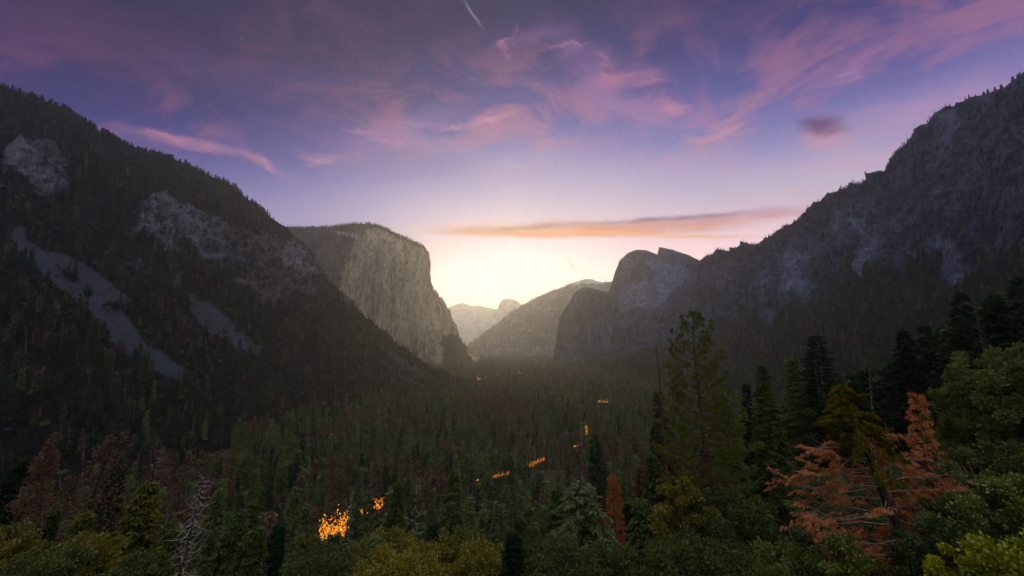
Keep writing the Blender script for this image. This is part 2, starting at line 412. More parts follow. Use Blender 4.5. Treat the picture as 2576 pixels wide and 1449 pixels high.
def floor_mat():
    m, nt = new_mat('forest_floor'); g = nd(nt, 'ShaderNodeNewGeometry')
    n = noise_(nt, g.outputs['Position'], .05, 6, .7)
    col = ramp(nt, n, [(.3, (.018, .014, .012)), (.5, (.03, .026, .018)), (.7, (.055, .042, .03))])
    d = nd(nt, 'ShaderNodeBsdfDiffuse'); nt.links.new(col, d.inputs[0])
    o = nd(nt, 'ShaderNodeOutputMaterial'); nt.links.new(d.outputs[0], o.inputs[0]); return m

# ------------------------------------------------------------------ ground sheet
def build_ground():
    def ax(lo, hi, n, k=3.0):
        t = np.linspace(-1, 1, n); s = np.sinh(k * t) / math.sinh(k)
        return np.where(s < 0, -s * lo, s * hi)
    xs = ax(-5000, 6000, 420, 5.0); ys = ax(-1200, 16600, 420, 5.0)
    X, Y = np.meshgrid(xs, ys); Z = ground_z(X, Y)
    v = np.stack([X, Y, Z], -1).reshape(-1, 3); n = 420
    i = np.arange(n - 1)[:, None] * n + np.arange(n - 1)[None]
    f = np.stack([i, i + 1, i + n + 1, i + n], -1).reshape(-1, 4)
    tag(link('ground', tri_mesh('ground', v, f, floor_mat(), True)), 'dark forest floor of the valley and of the near slope', 'ground', kind='structure')
build_ground()

# ------------------------------------------------------------------ mountains
def inpoly(px, py, poly):
    ins = np.zeros(px.shape, bool); n = len(poly)
    for i in range(n):
        x1, y1 = poly[i]; x2, y2 = poly[(i + 1) % n]
        c = ((y1 > py) != (y2 > py)) & (px < (x2 - x1) * (py - y1) / ((y2 - y1) or 1e-9) + x1)
        ins ^= c
    return ins

SURF = {}
def loft(name, cols, nu, nv, mat, disp, masks=None, screes=None, default=0.0, back=(350, 1400), label='', steps=None, ufine=None, warp=14, vpow=1.0, cat='mountain'):
    """cols: list of columns, each a list of (dx,dy,Y) from the crest down to the foot"""
    m = len(cols[0]); C = np.array([[P(*q) for q in c] for c in cols])         # ncol,m,3
    D = np.array([[q[:2] for q in c] for c in cols], float)
    seg = np.linalg.norm(np.diff(D[:, 0], axis=0), axis=1) + .35 * np.linalg.norm(np.diff(D[:, -1], axis=0), axis=1)
    U = np.concatenate([[0], np.cumsum(seg)]); us = np.linspace(0, U[-1], nu)
    # v parameter by mean row distance
    vs = np.linspace(0, 1, nv) ** vpow; vr = np.linspace(0, 1, m)
    A = np.empty((nu, m, 3))
    for j in range(m):
        for k in range(3): A[:, j, k] = np.interp(us, U, C[:, j, k])
    # foot rows: smooth along u
    for j in range(1, m):
        for _ in range(int(nu * .03)): A[1:-1, j] = (A[:-2, j] + 2 * A[1:-1, j] + A[2:, j]) / 4
    G = np.empty((nu, nv, 3))
    for k in range(3):
        for i in range(nu): G[i, :, k] = np.interp(vs, vr, A[i, :, k])
    for _ in range(max(2, nv // 40)): G[:, 1:-1] = (G[:, :-2] + 2 * G[:, 1:-1] + G[:, 2:]) / 4
    nn = nrm(np.cross(np.gradient(G, axis=0), np.gradient(G, axis=1)))
    if (nn * G).sum(-1).mean() > 0: nn = -nn
    dx, dy = proj(G[..., 0], G[..., 1], G[..., 2])
    q = np.stack([dx, dy, 0 * dx], -1); wx = dx + warp * fbm(q / 60, 4) + warp * .5 * perlin(q / 9); wy = dy + warp * fbm(q / 60 + 50, 4) + warp * .5 * perlin(q / 9 + 9)
    rock = np.full(dx.shape, default); scr = np.zeros(dx.shape)
    for poly, val in (masks or []): rock = np.where(inpoly(wx, wy, poly), val, rock)
    for poly, val in (screes or []): scr = np.where(inpoly(dx + (wx - dx) * .45, dy + (wy - dy) * .45, poly), val, scr)
    for it in range(14):
        if it < 5: scr[1:-1, 1:-1] = (scr[:-2, 1:-1] + scr[2:, 1:-1] + scr[1:-1, :-2] + scr[1:-1, 2:] + scr[1:-1, 1:-1]) / 5
        rock[1:-1, 1:-1] = (rock[:-2, 1:-1] + rock[2:, 1:-1] + rock[1:-1, :-2] + rock[1:-1, 2:] + rock[1:-1, 1:-1]) / 5
    vv = np.broadcast_to(vs[None, :], dx.shape)
    dd = disp(G, rock, scr, vv)
    G = G + nn * dd[..., None]
    # the far side of the mass
    T = G[:, 0]; rad = T.copy(); rad[:, 2] = 0; rad = nrm(rad)
    bk = []
    for w, dz in ((back[0] * .25, -.02), (back[0], -.2), (back[1], -1.0)):
        b = T + rad * w; b[:, 2] = T[:, 2] + dz * (T[:, 2] - FLOOR + 30); bk.append(b)
    for arr in bk: arr[:, 2] += 6 * perlin(arr / 120)
    full = np.concatenate([np.stack(bk[::-1], 1), G], 1); off = len(bk); tot = nv + off
    v = full.reshape(-1, 3); i = np.arange(nu - 1)[:, None] * tot + np.arange(tot - 1)[None]
    f = np.stack([i, i + 1, i + tot + 1, i + tot], -1).reshape(-1, 4)
    me = tri_mesh(name, v, f, mat, True)
    for nm, a in (('rock', rock), ('scree', scr)):
        full_a = np.concatenate([np.repeat(a[:, :1], off, 1), a], 1)
        t = me.attributes.new(nm, 'FLOAT', 'POINT'); t.data.foreach_set('value', full_a.astype(np.float32).ravel())
    o = link(name, me); tag(o, label, cat, kind='structure')
    SURF[name] = (G, rock, scr, nn)
    return o

GR_A = (.16, .15, .15); GR_B = (.40, .38, .37)
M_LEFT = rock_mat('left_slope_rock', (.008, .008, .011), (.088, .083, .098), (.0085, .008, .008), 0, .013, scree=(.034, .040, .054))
M_ELCAP = rock_mat('glow_tinted_granite', (.050, .040, .026), (.22, .175, .11), (.058, .048, .030), 1, .010)  # stone tinted warm to stand for the golden dawn light
M_RIGHT = rock_mat('shaded_granite', (.006, .009, .020), (.072, .084, .140), (.006, .009, .015), 1, .012)  # stone darkened and blued, the cliffs' shade put into its colour
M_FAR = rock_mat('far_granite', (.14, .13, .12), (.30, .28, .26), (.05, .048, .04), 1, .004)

# left mountain: crest -> cliff band -> slope -> foot on the valley floor
cL = []
sky = [(-420, 20, 1150), (-200, 120, 1220), (0, 215, 1300), (60, 238, 1325), (110, 255, 1350), (160, 270, 1375), (200, 300, 1400), (240, 325, 1425), (285, 352, 1460), (330, 375, 1500),
       (385, 388, 1550), (440, 402, 1600), (500, 430, 1670), (560, 455, 1720), (598, 475, 1755), (612, 494, 1770), (640, 512, 1800), (680, 545, 1830), (715, 570, 1850), (740, 592, 1870), (752, 610, 1880), (772, 632, 1885),
       (790, 668, 1885), (800, 694, 1885), (835, 722, 1880), (870, 752, 1870), (895, 785, 1860), (930, 815, 1850), (985, 858, 1830), (1050, 902, 1800), (1130, 950, 1750), (1185, 982, 1700)]
foot = [(-420, 1620, 330), (-200, 1420, 400), (0, 1310, 452), (60, 1290, 470), (110, 1275, 480), (160, 1255, 500), (200, 1240, 520), (240, 1225, 545), (285, 1210, 565), (330, 1195, 590),
        (385, 1175, 630), (440, 1155, 670), (500, 1135, 720), (560, 1115, 780), (598, 1105, 815), (625, 1098, 840), (655, 1090, 870), (690, 1080, 905), (725, 1072, 940), (755, 1066, 970), (780, 1060, 1000), (810, 1054, 1030),
        (845, 1046, 1075), (870, 1040, 1110), (900, 1034, 1150), (935, 1026, 1200), (960, 1020, 1250), (985, 1014, 1300), (1040, 1004, 1395), (1090, 996, 1480), (1145, 988, 1570), (1190, 986, 1600)]
for s_, f_ in zip(sky, foot):
    tp = P(*s_); ft = P(*f_); ft[2] = FLOOR - 8
    col = [s_]
    for v, sag in ((.16, .02), (.36, -.03), (.52, .03), (.78, .025)):
        p = tp * (1 - v) + ft * v; p[2] -= sag * (tp[2] - ft[2]); 
        dx_, dy_ = proj(*p); col.append((float(dx_), float(dy_), p[1]))
    dx_, dy_ = proj(*ft); col.append((float(dx_), float(dy_), ft[1])); cL.append(col)
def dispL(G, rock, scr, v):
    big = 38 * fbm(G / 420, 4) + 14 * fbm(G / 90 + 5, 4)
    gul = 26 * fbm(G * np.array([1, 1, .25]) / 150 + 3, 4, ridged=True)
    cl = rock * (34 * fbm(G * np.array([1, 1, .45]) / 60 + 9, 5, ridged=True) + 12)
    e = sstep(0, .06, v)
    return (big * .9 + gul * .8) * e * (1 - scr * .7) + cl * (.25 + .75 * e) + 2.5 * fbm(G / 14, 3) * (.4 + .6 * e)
mL = [([(0, 385), (60, 372), (150, 395), (165, 425), (150, 465), (170, 500), (120, 505), (60, 470), (0, 440)], .8),
      ([(350, 505), (400, 500), (470, 520), (530, 548), (580, 565), (575, 620), (600, 650), (560, 700), (500, 650), (455, 590), (440, 640), (480, 690), (400, 640), (350, 600), (330, 620), (320, 600)], .8),
      ([(560, 560), (640, 600), (700, 590), (700, 680), (640, 730), (560, 700)], .55),
      ([(640, 590), (740, 600), (770, 650), (800, 700), (790, 760), (720, 740), (690, 780), (640, 770), (570, 720), (640, 690)], .62),
      ([(690, 660), (720, 610), (760, 640), (785, 700), (740, 700)], .9),
      ([(425, 700), (455, 700), (455, 745), (430, 745)], .75),
      ([(0, 470), (30, 480), (40, 520), (0, 510)], .6),
      ([(320, 670), (345, 660), (350, 700), (325, 710)], .6),
      ([(850, 750), (880, 765), (875, 785), (850, 780)], .9), ([(925, 820), (940, 830), (932, 860), (920, 850)], .9)]
sL = [([(15, 580), (40, 575), (60, 570), (72, 610), (110, 630), (165, 638), (230, 675), (290, 715), (330, 745), (310, 770), (330, 800), (350, 850), (400, 880), (440, 910), (480, 940), (505, 965), (490, 985), (460, 965), (410, 940), (330, 900), (280, 870), (230, 810), (180, 745), (120, 700), (60, 660), (30, 620)], 1.0),
      ([(460, 740), (480, 738), (520, 765), (560, 800), (610, 850), (650, 890), (640, 900), (560, 865), (500, 815), (470, 790)], .8),
      ([(490, 808), (560, 850), (600, 875), (590, 882), (520, 840)], .9),
      ([(940, 855), (985, 885), (1040, 920), (1090, 950), (1130, 985), (1100, 975), (1020, 935), (960, 880)], .75),
      ([(880, 880), (940, 905), (1000, 940), (1080, 985), (1060, 985), (960, 930)], .85),
      ([(700, 900), (760, 930), (830, 965), (820, 972), (740, 935)], .55)]
# dark bush islands in the scree
mLb = [([(158, 685), (185, 678), (198, 708), (175, 712)], 0.0), ([(206, 728), (232, 726), (238, 748), (212, 748)], 0.0), ([(250, 770), (300, 760), (310, 772), (262, 790)], 0.0)]
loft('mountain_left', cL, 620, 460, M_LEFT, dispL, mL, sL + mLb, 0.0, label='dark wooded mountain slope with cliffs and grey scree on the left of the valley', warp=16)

# the great sheer monolith
c = []
def E(top, mids, base): return [top] + mids + [base]
el_cols = [
    E((600, 560, 3900), [(600, 640, 3850), (600, 740, 3800), (600, 840, 3700)], (600, 918, 3560)),
    E((720, 572, 3800), [(720, 650, 3760), (722, 740, 3700), (725, 830, 3620)], (730, 918, 3500)),
    E((770, 573, 3740), [(775, 650, 3700), (790, 740, 3620), (800, 830, 3540)], (805, 918, 3460)),
    E((830, 570, 3690), [(842, 655, 3640), (860, 740, 3540), (868, 830, 3470)], (870, 918, 3400)),
    E((885, 563, 3650), [(895, 650, 3580), (905, 740, 3470), (915, 830, 3400)], (925, 918, 3350)),
    E((930, 562, 3640), [(930, 650, 3480), (935, 740, 3400), (950, 830, 3340)], (970, 920, 3290)),
    E((965, 573, 3600), [(960, 655, 3420), (968, 740, 3350), (985, 830, 3290)], (1015, 920, 3250)),
    E((1000, 591, 3540), [(990, 665, 3370), (1000, 745, 3310), (1020, 830, 3250)], (1055, 921, 3210)),
    E((1030, 602, 3470), [(1020, 672, 3330), (1030, 750, 3270), (1050, 835, 3220)], (1080, 922, 3180)),
    E((1052, 611, 3400), [(1048, 680, 3300), (1055, 755, 3250), (1072, 838, 3200)], (1097, 922, 3160)),
    E((1064, 619, 3380), [(1062, 690, 3320), (1072, 765, 3290), (1088, 842, 3250)], (1108, 920, 3230)),
    E((1067, 630, 3480), [(1068, 695, 3420), (1085, 770, 3390), (1105, 846, 3350)], (1125, 919, 3320)),
    E((1069, 665, 3600), [(1075, 720, 3560), (1095, 785, 3520), (1118, 850, 3470)], (1140, 918, 3430)),
    E((1072, 700, 3700), [(1085, 745, 3660), (1105, 800, 3620), (1130, 858, 3560)], (1155, 917, 3500)),
    E((1090, 728, 3760), [(1100, 770, 3720), (1118, 815, 3680), (1140, 865, 3620)], (1168, 917, 3560)),
    E((1112, 765, 3820), [(1120, 800, 3780), (1132, 836, 3740), (1152, 875, 3680)], (1180, 917, 3600)),
    E((1132, 800, 3860), [(1138, 830, 3830), (1148, 858, 3800), (1165, 888, 3740)], (1192, 917, 3640)),
    E((1150, 842, 3900), [(1155, 862, 3880), (1165, 880, 3840), (1180, 900, 3780)], (1203, 917, 3680)),
    E((1180, 886, 3940), [(1185, 895, 3920), (1190, 902, 3880), (1200, 910, 3820)], (1214, 918, 3720)),
    E((1225, 921, 3990), [(1226, 922, 3960), (1227, 923, 3920), (1228, 923, 3860)], (1230, 924, 3760)),
]
def dispE(G, rock, scr, v):
    e = sstep(0, .05, v); foot = 1 - sstep(.93, 1, v)
    q = G * np.array([1, 1, .10])
    flu = 46 * fbm(q / 190, 5, ridged=True) + 40 * fbm(G * np.array([1, 1, .22]) / 240 + 4, 4)
    fine = 9 * fbm(G * np.array([1, 1, .3]) / 40 + 8, 4, ridged=True)
    return (flu * rock + fine + 30 * fbm(G / 500, 3)) * (.12 + .88 * e) * (.3 + .7 * foot)
mE = [([(800, 575), (900, 590), (880, 640), (860, 720), (840, 800), (930, 940), (1215, 940), (1215, 900), (1120, 770), (1090, 700), (1080, 600), (1060, 618), (1000, 596), (940, 572), (890, 600)], 1.0),
      ([(1108, 850), (1140, 842), (1180, 880), (1215, 905), (1215, 930), (1110, 930)], .38),
      ([(1160, 850), (1170, 860), (1200, 905), (1190, 920), (1170, 880)], .95)]
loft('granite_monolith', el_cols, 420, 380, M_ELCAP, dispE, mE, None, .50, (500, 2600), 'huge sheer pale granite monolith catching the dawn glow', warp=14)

# right wall: cathedral rocks and the long dark cliffs climbing to the right
rc = [
    ((1398, 905, 3420), (1398, 912, 3400), (1398, 919, 3380)),
    ((1401, 860, 3400), (1402, 900, 3380), (1401, 921, 3330)),
    ((1409, 795, 3390), (1412, 895, 3350), (1412, 923, 3260)),
    ((1430, 765, 3380), (1432, 897, 3320), (1435, 926, 3120)),
    ((1446, 735, 3380), (1450, 899, 3290), (1458, 930, 2960)),
    ((1470, 722, 3380), (1474, 900, 3260), (1484, 935, 2800)),
    ((1500, 728, 3390), (1500, 900, 3230), (1510, 940, 2620)),
    ((1530, 736, 3420), (1530, 900, 3200), (1540, 946, 2420)),
    ((1538, 716, 3500), (1545, 899, 3180), (1555, 950, 2290)),
    ((1547, 684, 3520), (1560, 897, 3150), (1575, 954, 2200)),
    ((1562, 652, 3520), (1580, 893, 3120), (1600, 959, 2080)),
    ((1580, 636, 3500), (1600, 888, 3080), (1625, 964, 1980)),
    ((1600, 628, 3480), (1622, 882, 3030), (1655, 971, 1850)),
    ((1625, 629, 3440), (1650, 874, 2970), (1690, 979, 1730)),
    ((1650, 639, 3400), (1680, 866, 2900), (1725, 988, 1610)),
    ((1656, 642, 3560), (1690, 862, 2880), (1735, 990, 1590)),
    ((1658, 621, 3600), (1694, 860, 2870), (1740, 991, 1580)),
    ((1690, 628, 3560), (1715, 852, 2800), (1770, 999, 1490)),
    ((1730, 640, 3480), (1745, 843, 2700), (1800, 1008, 1400)),
    ((1762, 656, 3300), (1775, 836, 2600), (1825, 1016, 1330)),
    ((1775, 644, 3000), (1800, 830, 2500), (1850, 1024, 1270)),
    ((1800, 638, 2860), (1825, 824, 2380), (1880, 1034, 1190)),
    ((1850, 633, 2700), (1870, 812, 2200), (1930, 1052, 1080)),
    ((1885, 620, 2600), (1905, 800, 2080), (1965, 1066, 1010)),
    ((1925, 606, 2480), (1940, 790, 1980), (2000, 1081, 950)),
    ((1960, 580, 2380), (1975, 776, 1880), (2035, 1096, 890)),
    ((2000, 558, 2280), (2010, 762, 1780), (2075, 1113, 830)),
    ((2050, 540, 2160), (2060, 745, 1660), (2120, 1137, 765)),
    ((2085, 510, 2080), (2095, 735, 1580), (2155, 1158, 715)),
    ((2130, 488, 1980), (2140, 722, 1490), (2200, 1185, 660)),
    ((2195, 458, 1840), (2200, 712, 1380), (2260, 1225, 590)),
    ((2240, 432, 1760), (2245, 712, 1300), (2300, 1254, 545)),
    ((2268, 398, 1700), (2280, 716, 1230), (2330, 1280, 515)),
    ((2292, 350, 1640), (2310, 722, 1170), (2360, 1306, 485)),
    ((2325, 328, 1580), (2340, 728, 1120), (2390, 1334, 460)),
    ((2366, 312, 1520), (2375, 734, 1060), (2425, 1367, 430)),
    ((2376, 285, 1490), (2395, 738, 1030), (2440, 1382, 420)),
    ((2400, 272, 1450), (2412, 736, 1000), (2455, 1400, 408)),
    ((2450, 256, 1370), (2460, 722, 940), (2500, 1450, 378)),
    ((2500, 230, 1290), (2510, 705, 880), (2545, 1510, 346)),
    ((2545, 212, 1210), (2555, 685, 820), (2585, 1570, 320)),
    ((2580, 176, 1150), (2590, 665, 780), (2615, 1620, 300)),
    ((2700, 90, 1000), (2710, 610, 690), (2730, 1800, 260)),
    ((2900, -80, 850), (2910, 540, 600), (2930, 2000, 230)),
]
rcols = []
for t, cfoot, ft in rc:
    a, b, f3 = P(*t), P(*cfoot), P(*ft); f3[2] = FLOOR - 10
    pts = [a]
    for v in (.3, .62): pts.append(a * (1 - v) + b * v + nrm(np.array([b[0] - a[0], b[1] - a[1], 0])) * -(1 - abs(v - .5)) * 12)
    pts.append(b); pts.append(b * .55 + f3 * .45 - np.array([0, 0, .06 * (b[2] - f3[2])])); pts.append(f3)
    rcols.append([(float(proj(*p)[0]), float(proj(*p)[1]), p[1]) for p in pts])
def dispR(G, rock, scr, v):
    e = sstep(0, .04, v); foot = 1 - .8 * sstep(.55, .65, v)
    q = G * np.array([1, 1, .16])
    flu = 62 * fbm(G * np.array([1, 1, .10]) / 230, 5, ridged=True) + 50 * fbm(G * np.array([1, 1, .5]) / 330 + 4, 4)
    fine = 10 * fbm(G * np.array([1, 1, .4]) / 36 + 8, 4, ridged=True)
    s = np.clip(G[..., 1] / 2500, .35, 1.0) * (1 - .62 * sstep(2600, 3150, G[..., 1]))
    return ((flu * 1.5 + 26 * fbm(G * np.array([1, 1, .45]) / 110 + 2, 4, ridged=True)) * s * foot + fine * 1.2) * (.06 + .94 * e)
mR = [([(1390, 930), (1405, 780), (1450, 720), (1540, 720), (1570, 630), (1660, 615), (1780, 640), (1960, 575), (2100, 500), (2250, 420), (2300, 330), (2390, 270), (2700, 60), (2900, -80), (2900, 500), (2640, 640),
        (2560, 690), (2490, 640), (2440, 700), (2405, 760), (2395, 720), (2385, 640), (2330, 690), (2230, 700), (2190, 700), (2180, 660), (2100, 740), (2060, 775), (2010, 790), (1960, 800), (1930, 850), (1900, 800), (1840, 830), (1780, 860), (1700, 870), (1560, 905)], .62),
      ([(1560, 740), (1660, 690), (1740, 690), (1700, 740), (1650, 770), (1560, 790)], 1.0),
      ([(1620, 660), (1700, 660), (1745, 690), (1700, 700), (1640, 690)], .9),
      ([(2155, 560), (2200, 550), (2180, 590), (2220, 600), (2200, 680), (2180, 720), (2165, 700), (2180, 640)], 1.0),
      ([(2100, 560), (2150, 550), (2150, 570), (2110, 590)], 1.0),
      ([(2385, 640), (2400, 600), (2440, 620), (2440, 700), (2415, 735), (2395, 720)], 1.0),
      ([(1990, 640), (2050, 640), (2050, 760), (2020, 780), (2000, 730)], .85),
      ([(1930, 690), (1965, 690), (1950, 830), (1930, 820)], .85),
      ([(2380, 290), (2440, 290), (2400, 400), (2370, 420)], .9),
      ([(1780, 650), (1960, 600), (2240, 440), (2290, 350), (2290, 420), (2250, 480), (2000, 620), (1800, 680)], .3)]
loft('mountain_right', rcols, 640, 430, M_RIGHT, dispR, mR, None, 0.0, (400, 1800), 'shaded granite cliffs and spires rising along the right side of the valley', warp=16)

# mid distance wooded wall with a bald dome on its crest
def simple(name, sky, Ytop, Yfoot, foot_y, mat, amp, lab, nu, nv, back, rockdef, masks=None, streak=.2, cat='mountain'):
    cols = []
    for i, (dx, dy) in enumerate(sky):
        Yt = Ytop(dx) if callable(Ytop) else Ytop; Yf = Yfoot(dx) if callable(Yfoot) else Yfoot
        a = P(dx, dy, Yt); f3 = P(dx, foot_y, Yf); f3[2] = min(f3[2], FLOOR - 5)
        pts = [a, a * .67 + f3 * .33 + np.array([0, 0, .04 * (a[2] - f3[2])]), a * .33 + f3 * .67 - np.array([0, 0, .04 * (a[2] - f3[2])]), f3]
        cols.append([(float(proj(*p)[0]), float(proj(*p)[1]), p[1]) for p in pts])
    def dsp(G, rock, scr, v):
        e = sstep(0, .08, v)
        return (amp * fbm(G * np.array([1, 1, streak]) / (amp * 5), 5, ridged=True) + amp * .8 * fbm(G / (amp * 12) + 3, 4)) * (.08 + .92 * e)
    return loft(name, cols, nu, nv, mat, dsp, masks, None, rockdef, back, lab, warp=6, cat=cat)
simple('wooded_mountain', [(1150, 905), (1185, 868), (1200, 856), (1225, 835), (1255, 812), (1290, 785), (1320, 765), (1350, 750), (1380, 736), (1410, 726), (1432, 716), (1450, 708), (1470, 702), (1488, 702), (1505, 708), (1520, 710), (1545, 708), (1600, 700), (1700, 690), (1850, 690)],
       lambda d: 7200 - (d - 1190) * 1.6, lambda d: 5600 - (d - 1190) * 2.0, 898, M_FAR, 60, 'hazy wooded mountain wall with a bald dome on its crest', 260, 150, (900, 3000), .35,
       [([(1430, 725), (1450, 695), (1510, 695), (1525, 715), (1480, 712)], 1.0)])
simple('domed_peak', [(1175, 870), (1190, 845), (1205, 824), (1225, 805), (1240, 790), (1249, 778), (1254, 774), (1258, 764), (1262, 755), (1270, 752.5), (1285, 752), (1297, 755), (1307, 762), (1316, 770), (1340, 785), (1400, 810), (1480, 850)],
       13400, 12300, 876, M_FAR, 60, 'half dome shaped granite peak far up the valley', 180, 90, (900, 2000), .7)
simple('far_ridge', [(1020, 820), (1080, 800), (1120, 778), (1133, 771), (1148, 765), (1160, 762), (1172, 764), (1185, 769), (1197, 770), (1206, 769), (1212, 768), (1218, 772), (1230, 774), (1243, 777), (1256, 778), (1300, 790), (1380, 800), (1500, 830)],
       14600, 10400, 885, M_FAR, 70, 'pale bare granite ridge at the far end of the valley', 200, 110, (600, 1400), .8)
# ------------------------------------------------------------------ foliage and bark
LM_FIR = leaf_mat('fir_needles', [(.036, .052, .020), (.062, .086, .030), (.096, .118, .038), (.130, .135, .050)], sat=1.05)
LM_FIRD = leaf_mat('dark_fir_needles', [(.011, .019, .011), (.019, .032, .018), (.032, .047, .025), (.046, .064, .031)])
LM_PINE = leaf_mat('pine_needles', [(.026, .040, .014), (.056, .072, .024), (.098, .105, .034), (.15, .14, .045)])
LM_DEAD = leaf_mat('dead_needles', [(.050, .032, .026), (.080, .052, .040), (.115, .075, .055), (.150, .100, .075)])
LM_RUST = leaf_mat('rust_needles', [(.11, .036, .016), (.27, .095, .038), (.44, .18, .075), (.58, .30, .15)], var=.1, scl=1.6, sat=1.05)
LM_GOLD = leaf_mat('golden_sprays', [(.035, .045, .012), (.085, .085, .018), (.22, .15, .026), (.42, .23, .045)], var=.1, scl=.9)
LM_OAK = leaf_mat('oak_leaves', [(0.052, 0.057, 0.016), (0.103, 0.101, 0.025), (0.161, 0.138, 0.034), (0.230, 0.172, 0.046)], spec=.03, var=.35)
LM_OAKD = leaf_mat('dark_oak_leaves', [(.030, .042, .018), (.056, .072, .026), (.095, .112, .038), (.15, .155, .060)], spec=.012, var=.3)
LM_MANZ = leaf_mat('manzanita_leaves', [(.06, .085, .025), (.10, .13, .035), (.16, .18, .050), (.22, .22, .065)], spec=.04, var=.2, scl=1.2)
LM_YEL = leaf_mat('bright_leaves', [(.11, .13, .02), (.19, .21, .03), (.29, .30, .045), (.38, .36, .06)], spec=.03, var=.2, scl=1.2)
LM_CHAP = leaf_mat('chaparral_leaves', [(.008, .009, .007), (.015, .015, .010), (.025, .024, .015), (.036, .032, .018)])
LM_GREY = leaf_mat('grey_green_leaves', [(.045, .060, .030), (.075, .095, .045), (.12, .14, .070), (.17, .18, .09)], var=.2)
BK = bark_mat('dark_bark', (.020, .015, .013), (.065, .048, .040))
BK_RED = bark_mat('red_bark', (.045, .020, .016), (.12, .060, .045))
BK_PALE = bark_mat('bleached_wood', (.17, .14, .13), (.48, .43, .40), 2.0)
BK_PINK = bark_mat('pinkish_limb_bark', (.09, .055, .05), (.34, .23, .20), 2.0)

def trunk_pts(h, lean=(0, 0), bow=0.0, n=9, rg=None):
    t = np.linspace(0, 1, n); w = np.zeros((n, 3)); w[:, 2] = t * h
    w[:, 0] = lean[0] * h * t + bow * np.sin(t * math.pi) * h; w[:, 1] = lean[1] * h * t
    if rg is not None: w[1:, :2] += np.cumsum(rg.normal(size=(n - 1, 2)), 0) * h * .0035
    return w
def at_h(tp, t):
    n = len(tp) - 1; k = np.clip(np.asarray(t) * n, 0, n - 1e-6); i = k.astype(int); f = (k - i)[..., None]
    return tp[i] * (1 - f) + tp[i + 1] * f

def fir_parts(h, R_, rg, lean=(0, 0), c0=.08, nb=70, ns=7, leaf=.30, sub=3, power=.85, droop=.35, gap=0.0, curve=.0, lmi=0, sparse_top=0.0, wfac=.30, bow=0.0, limb=True, asym=0.0):
    """conical conifer; returns (trunk builder, crown builder). every branch carries overlapping flat sprays"""
    tr = MB(); cr = MB(); tp = trunk_pts(h, lean, bow, 9, rg)
    tube(tr, tp, np.linspace(.016 * h + .05, .015, len(tp)), 6)
    P0 = []; D0 = []; L0 = []
    for b in range(nb):
        t = c0 + (1 - c0) * ((b + rg.random()) / nb) ** 1.05
        if rg.random() < gap: continue
        a = b * 2.39996 + rg.normal() * .5
        prof = (1 - (t - c0) / (1 - c0)) ** power
        L = R_ * (prof * (.72 + .45 * rg.random()) + .035) * (1 + asym * math.cos(a))
        o = at_h(tp, min(t, .995)); d = np.array([math.cos(a), math.sin(a), 0.0])
        up = .35 * (t - .45) + curve
        s = np.linspace(0, 1, 5); pts = o + d * (L * s)[:, None]; pts[:, 2] += L * (up * s - droop * s ** 2 * (1.1 - t * .6))
        if limb: tube(tr, pts, np.linspace(max(.01, .012 * L + .008), .005, 5), 3, cap=False)
        n = max(3, int(ns * (L / R_ + .25)))
        ss = np.linspace(.18, 1.0, n) + rg.normal(size=n) * .03
        base = at_h(pts, np.clip(ss, 0, 1)); lat = np.array([-d[1], d[0], 0])
        for k in range(sub):
            sg = (k % 2) * 2 - 1 if k < 2 else 0
            dd = d * (.8 if sg else 1.2) + lat * sg * (.9 + .3 * rg.random()) + rg.normal(size=(n, 3)) * .25
            dd[:, 2] -= droop * .6
            P0.append(base); D0.append(dd); L0.append(leaf * (.6 + .8 * rg.random(n)) * (1.25 - .6 * np.abs(ss - .45)) * (1.0 if sg else .8))
    # leader
    n = 6; zt = np.linspace(.93, 1, n); P0.append(at_h(tp, zt)); D0.append(rg.normal(size=(n, 3)) * .3 + [0, 0, 1]); L0.append(np.full(n, leaf * .7))
    Pa, Da, La = np.concatenate(P0), np.concatenate(D0), np.concatenate(L0)
    diamonds(cr, Pa, Da, La, La * wfac, side=np.array([0, 0, 1.]) + rg.normal(size=Pa.shape) * .8, rg=rg, bend=.15, mi=lmi)
    return tr, cr

def needles(cr, c, dirs, n, ln, wd, rg, spread=1.0, mi=0):
    """star bursts of needles round each point of c"""
    m = len(c); pos = np.repeat(c, n, 0); d = np.repeat(dirs, n, 0) * .75 + rg.normal(size=(m * n, 3)) * spread
    diamonds(cr, pos + nrm(d) * ln * .12, d, ln * (.7 + .5 * rg.random(m * n)), wd, rg=rg, mi=mi)

